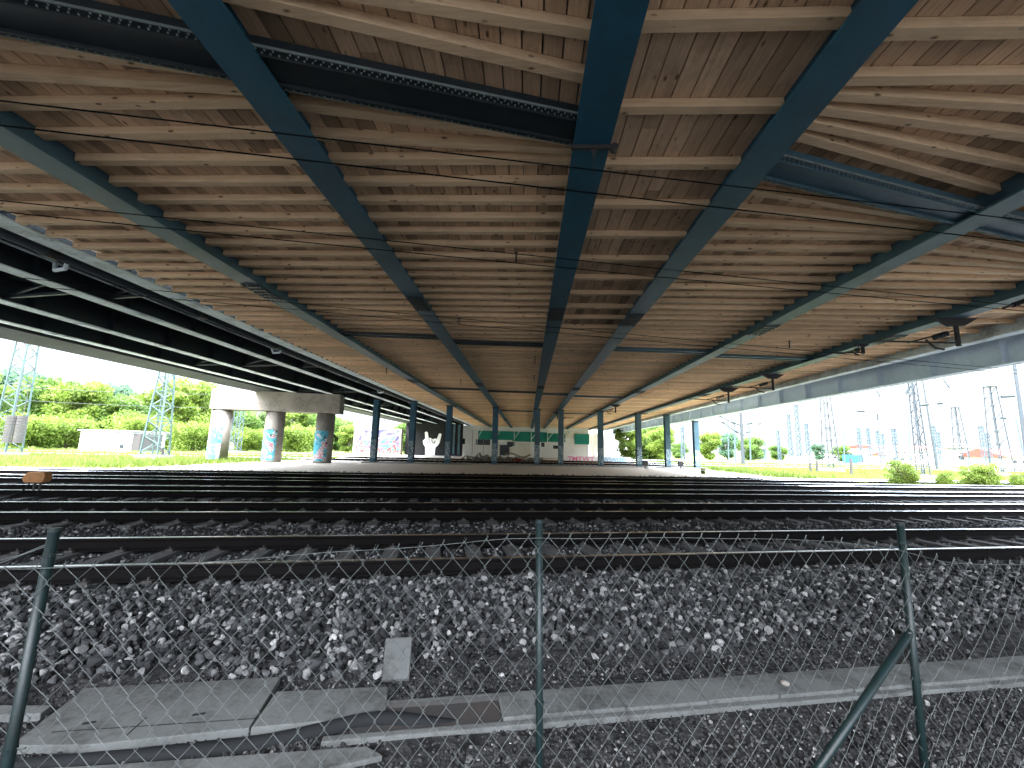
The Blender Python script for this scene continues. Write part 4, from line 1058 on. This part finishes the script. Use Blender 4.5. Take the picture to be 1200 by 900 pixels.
for i, px, d_, yt, lb in (
    (0, -70, 75, 428, 'tall tree cut off by the left picture edge'), (2, 15, 95, 430, 'tall blue green tree behind the leftmost mast'), (1, 45, 82, 445, 'dense green tree right of the counterweights'),
    (3, 30, 62, 488, 'low lime bush right behind the counterweights'), (0, 85, 80, 450, 'broad lime tree above the left end of the shed'), (2, 112, 105, 446, 'bluish tree on the skyline above the shed'),
    (1, 128, 84, 462, 'rounded mid green tree behind the shed'), (3, 75, 66, 492, 'low lime bush left of the shed'), (3, 160, 70, 488, 'low lime bush behind the right end of the shed'), (1, 165, 95, 458, 'mid green tree left of the green grey mast'),
    (0, 212, 80, 447, 'tall lime tree between the mast and the pier'), (0, 245, 95, 462, 'lime tree right behind the first pier column'), (3, 225, 70, 496, 'low bush left of the pier'), (1, 292, 95, 478, 'green tree between the first two pier columns'),
    (3, 290, 82, 503, 'low bush between the first two pier columns'), (0, 335, 98, 474, 'lime tree behind the middle pier column'), (3, 350, 84, 500, 'low bush between the last two pier columns'), (1, 370, 105, 480, 'green tree behind the last pier column'),
    (0, 408, 90, 500, 'lime bush left of the graffiti wall'), (1, 395, 110, 488, 'green tree left of and behind the graffiti wall'), (1, 478, 96, 496, 'green tree between the graffiti wall and the hand mural')):
    put_tree(i, px, d_, yt, lb, GT)
for i, px, d_, yt, lb in (
    (0, 738, 80, 500, 'bright tree right beside the pale abutment'), (1, 762, 90, 496, 'green tree between two right steel columns'), (0, 775, 84, 503, 'lime tree left of the second last column'), (1, 795, 120, 518, 'distant low tree between the last columns'),
    (0, 832, 110, 508, 'lime tree right of the last steel column'), (2, 852, 120, 506, 'bluish tree behind the thin poles'), (1, 880, 120, 512, 'green tree behind the stout tube pole'), (1, 912, 130, 522, 'small tree by the blue grey building'),
    (2, 960, 140, 519, 'small round tree behind the tapered mast'), (1, 985, 150, 522, 'small tree left of the blue containers'), (1, 1000, 160, 523, 'small tree above the blue containers')):
    put_tree(i, px, d_, yt, lb, GR2)
# small bushes at the right track edge
bush = tree_proto(1.6, 1.7, M['leafA'], 9000, .045, low=.05, nc=60); bush.name = 'bush'
for k, (px, py, d_, sc_, lb) in enumerate(((1057, 570, 24.5, .82, 'small round green bush at the track edge, leftmost of the row'), (1111, 571, 25, .52, 'smallest bush of the row at the track edge'), (1142, 572, 25.5, .70, 'bush left of the broadest one at the track edge'), (1160, 573, 25, .80, 'broadest bush at the track edge'), (1197, 573, 26, .5, 'low bush at the right picture edge'), (824, 559, 33, .25, 'tiny weed clump on the gravel right of the columns'))):
    p = at(px, py, d_); p.z = 0
    o = bush if k == 0 else dup(bush, p, lb, random.uniform(0, 6)); o.location = p; o.scale = (sc_*1.1, sc_, sc_*1.15); o['label'] = lb; o['category'] = 'bush'; o['group'] = 'bushes at the right track edge'; o.name = 'bush'
# grass tufts
def tufts(n, u0_, u1_, v0, v1, hh, xcond):
    U_ = rng.uniform(u0_, u1_, n); V_ = rng.uniform(v0, v1, n); X = U.x*U_+V.x*V_; Y = U.y*U_+V.y*V_; ok = xcond(X); X, Y = X[ok], Y[ok]; n = len(X)
    a = rng.uniform(0, 2*np.pi, n); h_ = hh*rng.uniform(.4, 1.3, n); w_ = .03+.02*rng.random(n); lx = rng.normal(0, .35, n)*h_; ly = rng.normal(0, .35, n)*h_
    p0 = np.stack([X-np.cos(a)*w_, Y-np.sin(a)*w_, np.zeros(n)-.02], 1); p1 = np.stack([X+np.cos(a)*w_, Y+np.sin(a)*w_, np.zeros(n)-.02], 1); p2 = np.stack([X+lx, Y+ly, h_], 1)
    return np.stack([p0, p1, p2], 1).reshape(-1, 3)
A_ = np.concatenate([tufts(60000, -75, -12, 27, 60, .35, lambda x: x < -22.5), tufts(60000, 12, 75, 24.5, 62, .28, lambda x: x > 18.5), tufts(5000, 18, 60, 20.5, 25, .2, lambda x: x > 19)])
o = np_mesh('grass', A_, np.arange(len(A_)).reshape(-1, 3), leaf_mat('grass_blades', (.04,.07,.008), (.09,.125,.024))); tag(o, 'bright green grass growing on both sides of the bridge', 'grass', kind='stuff')
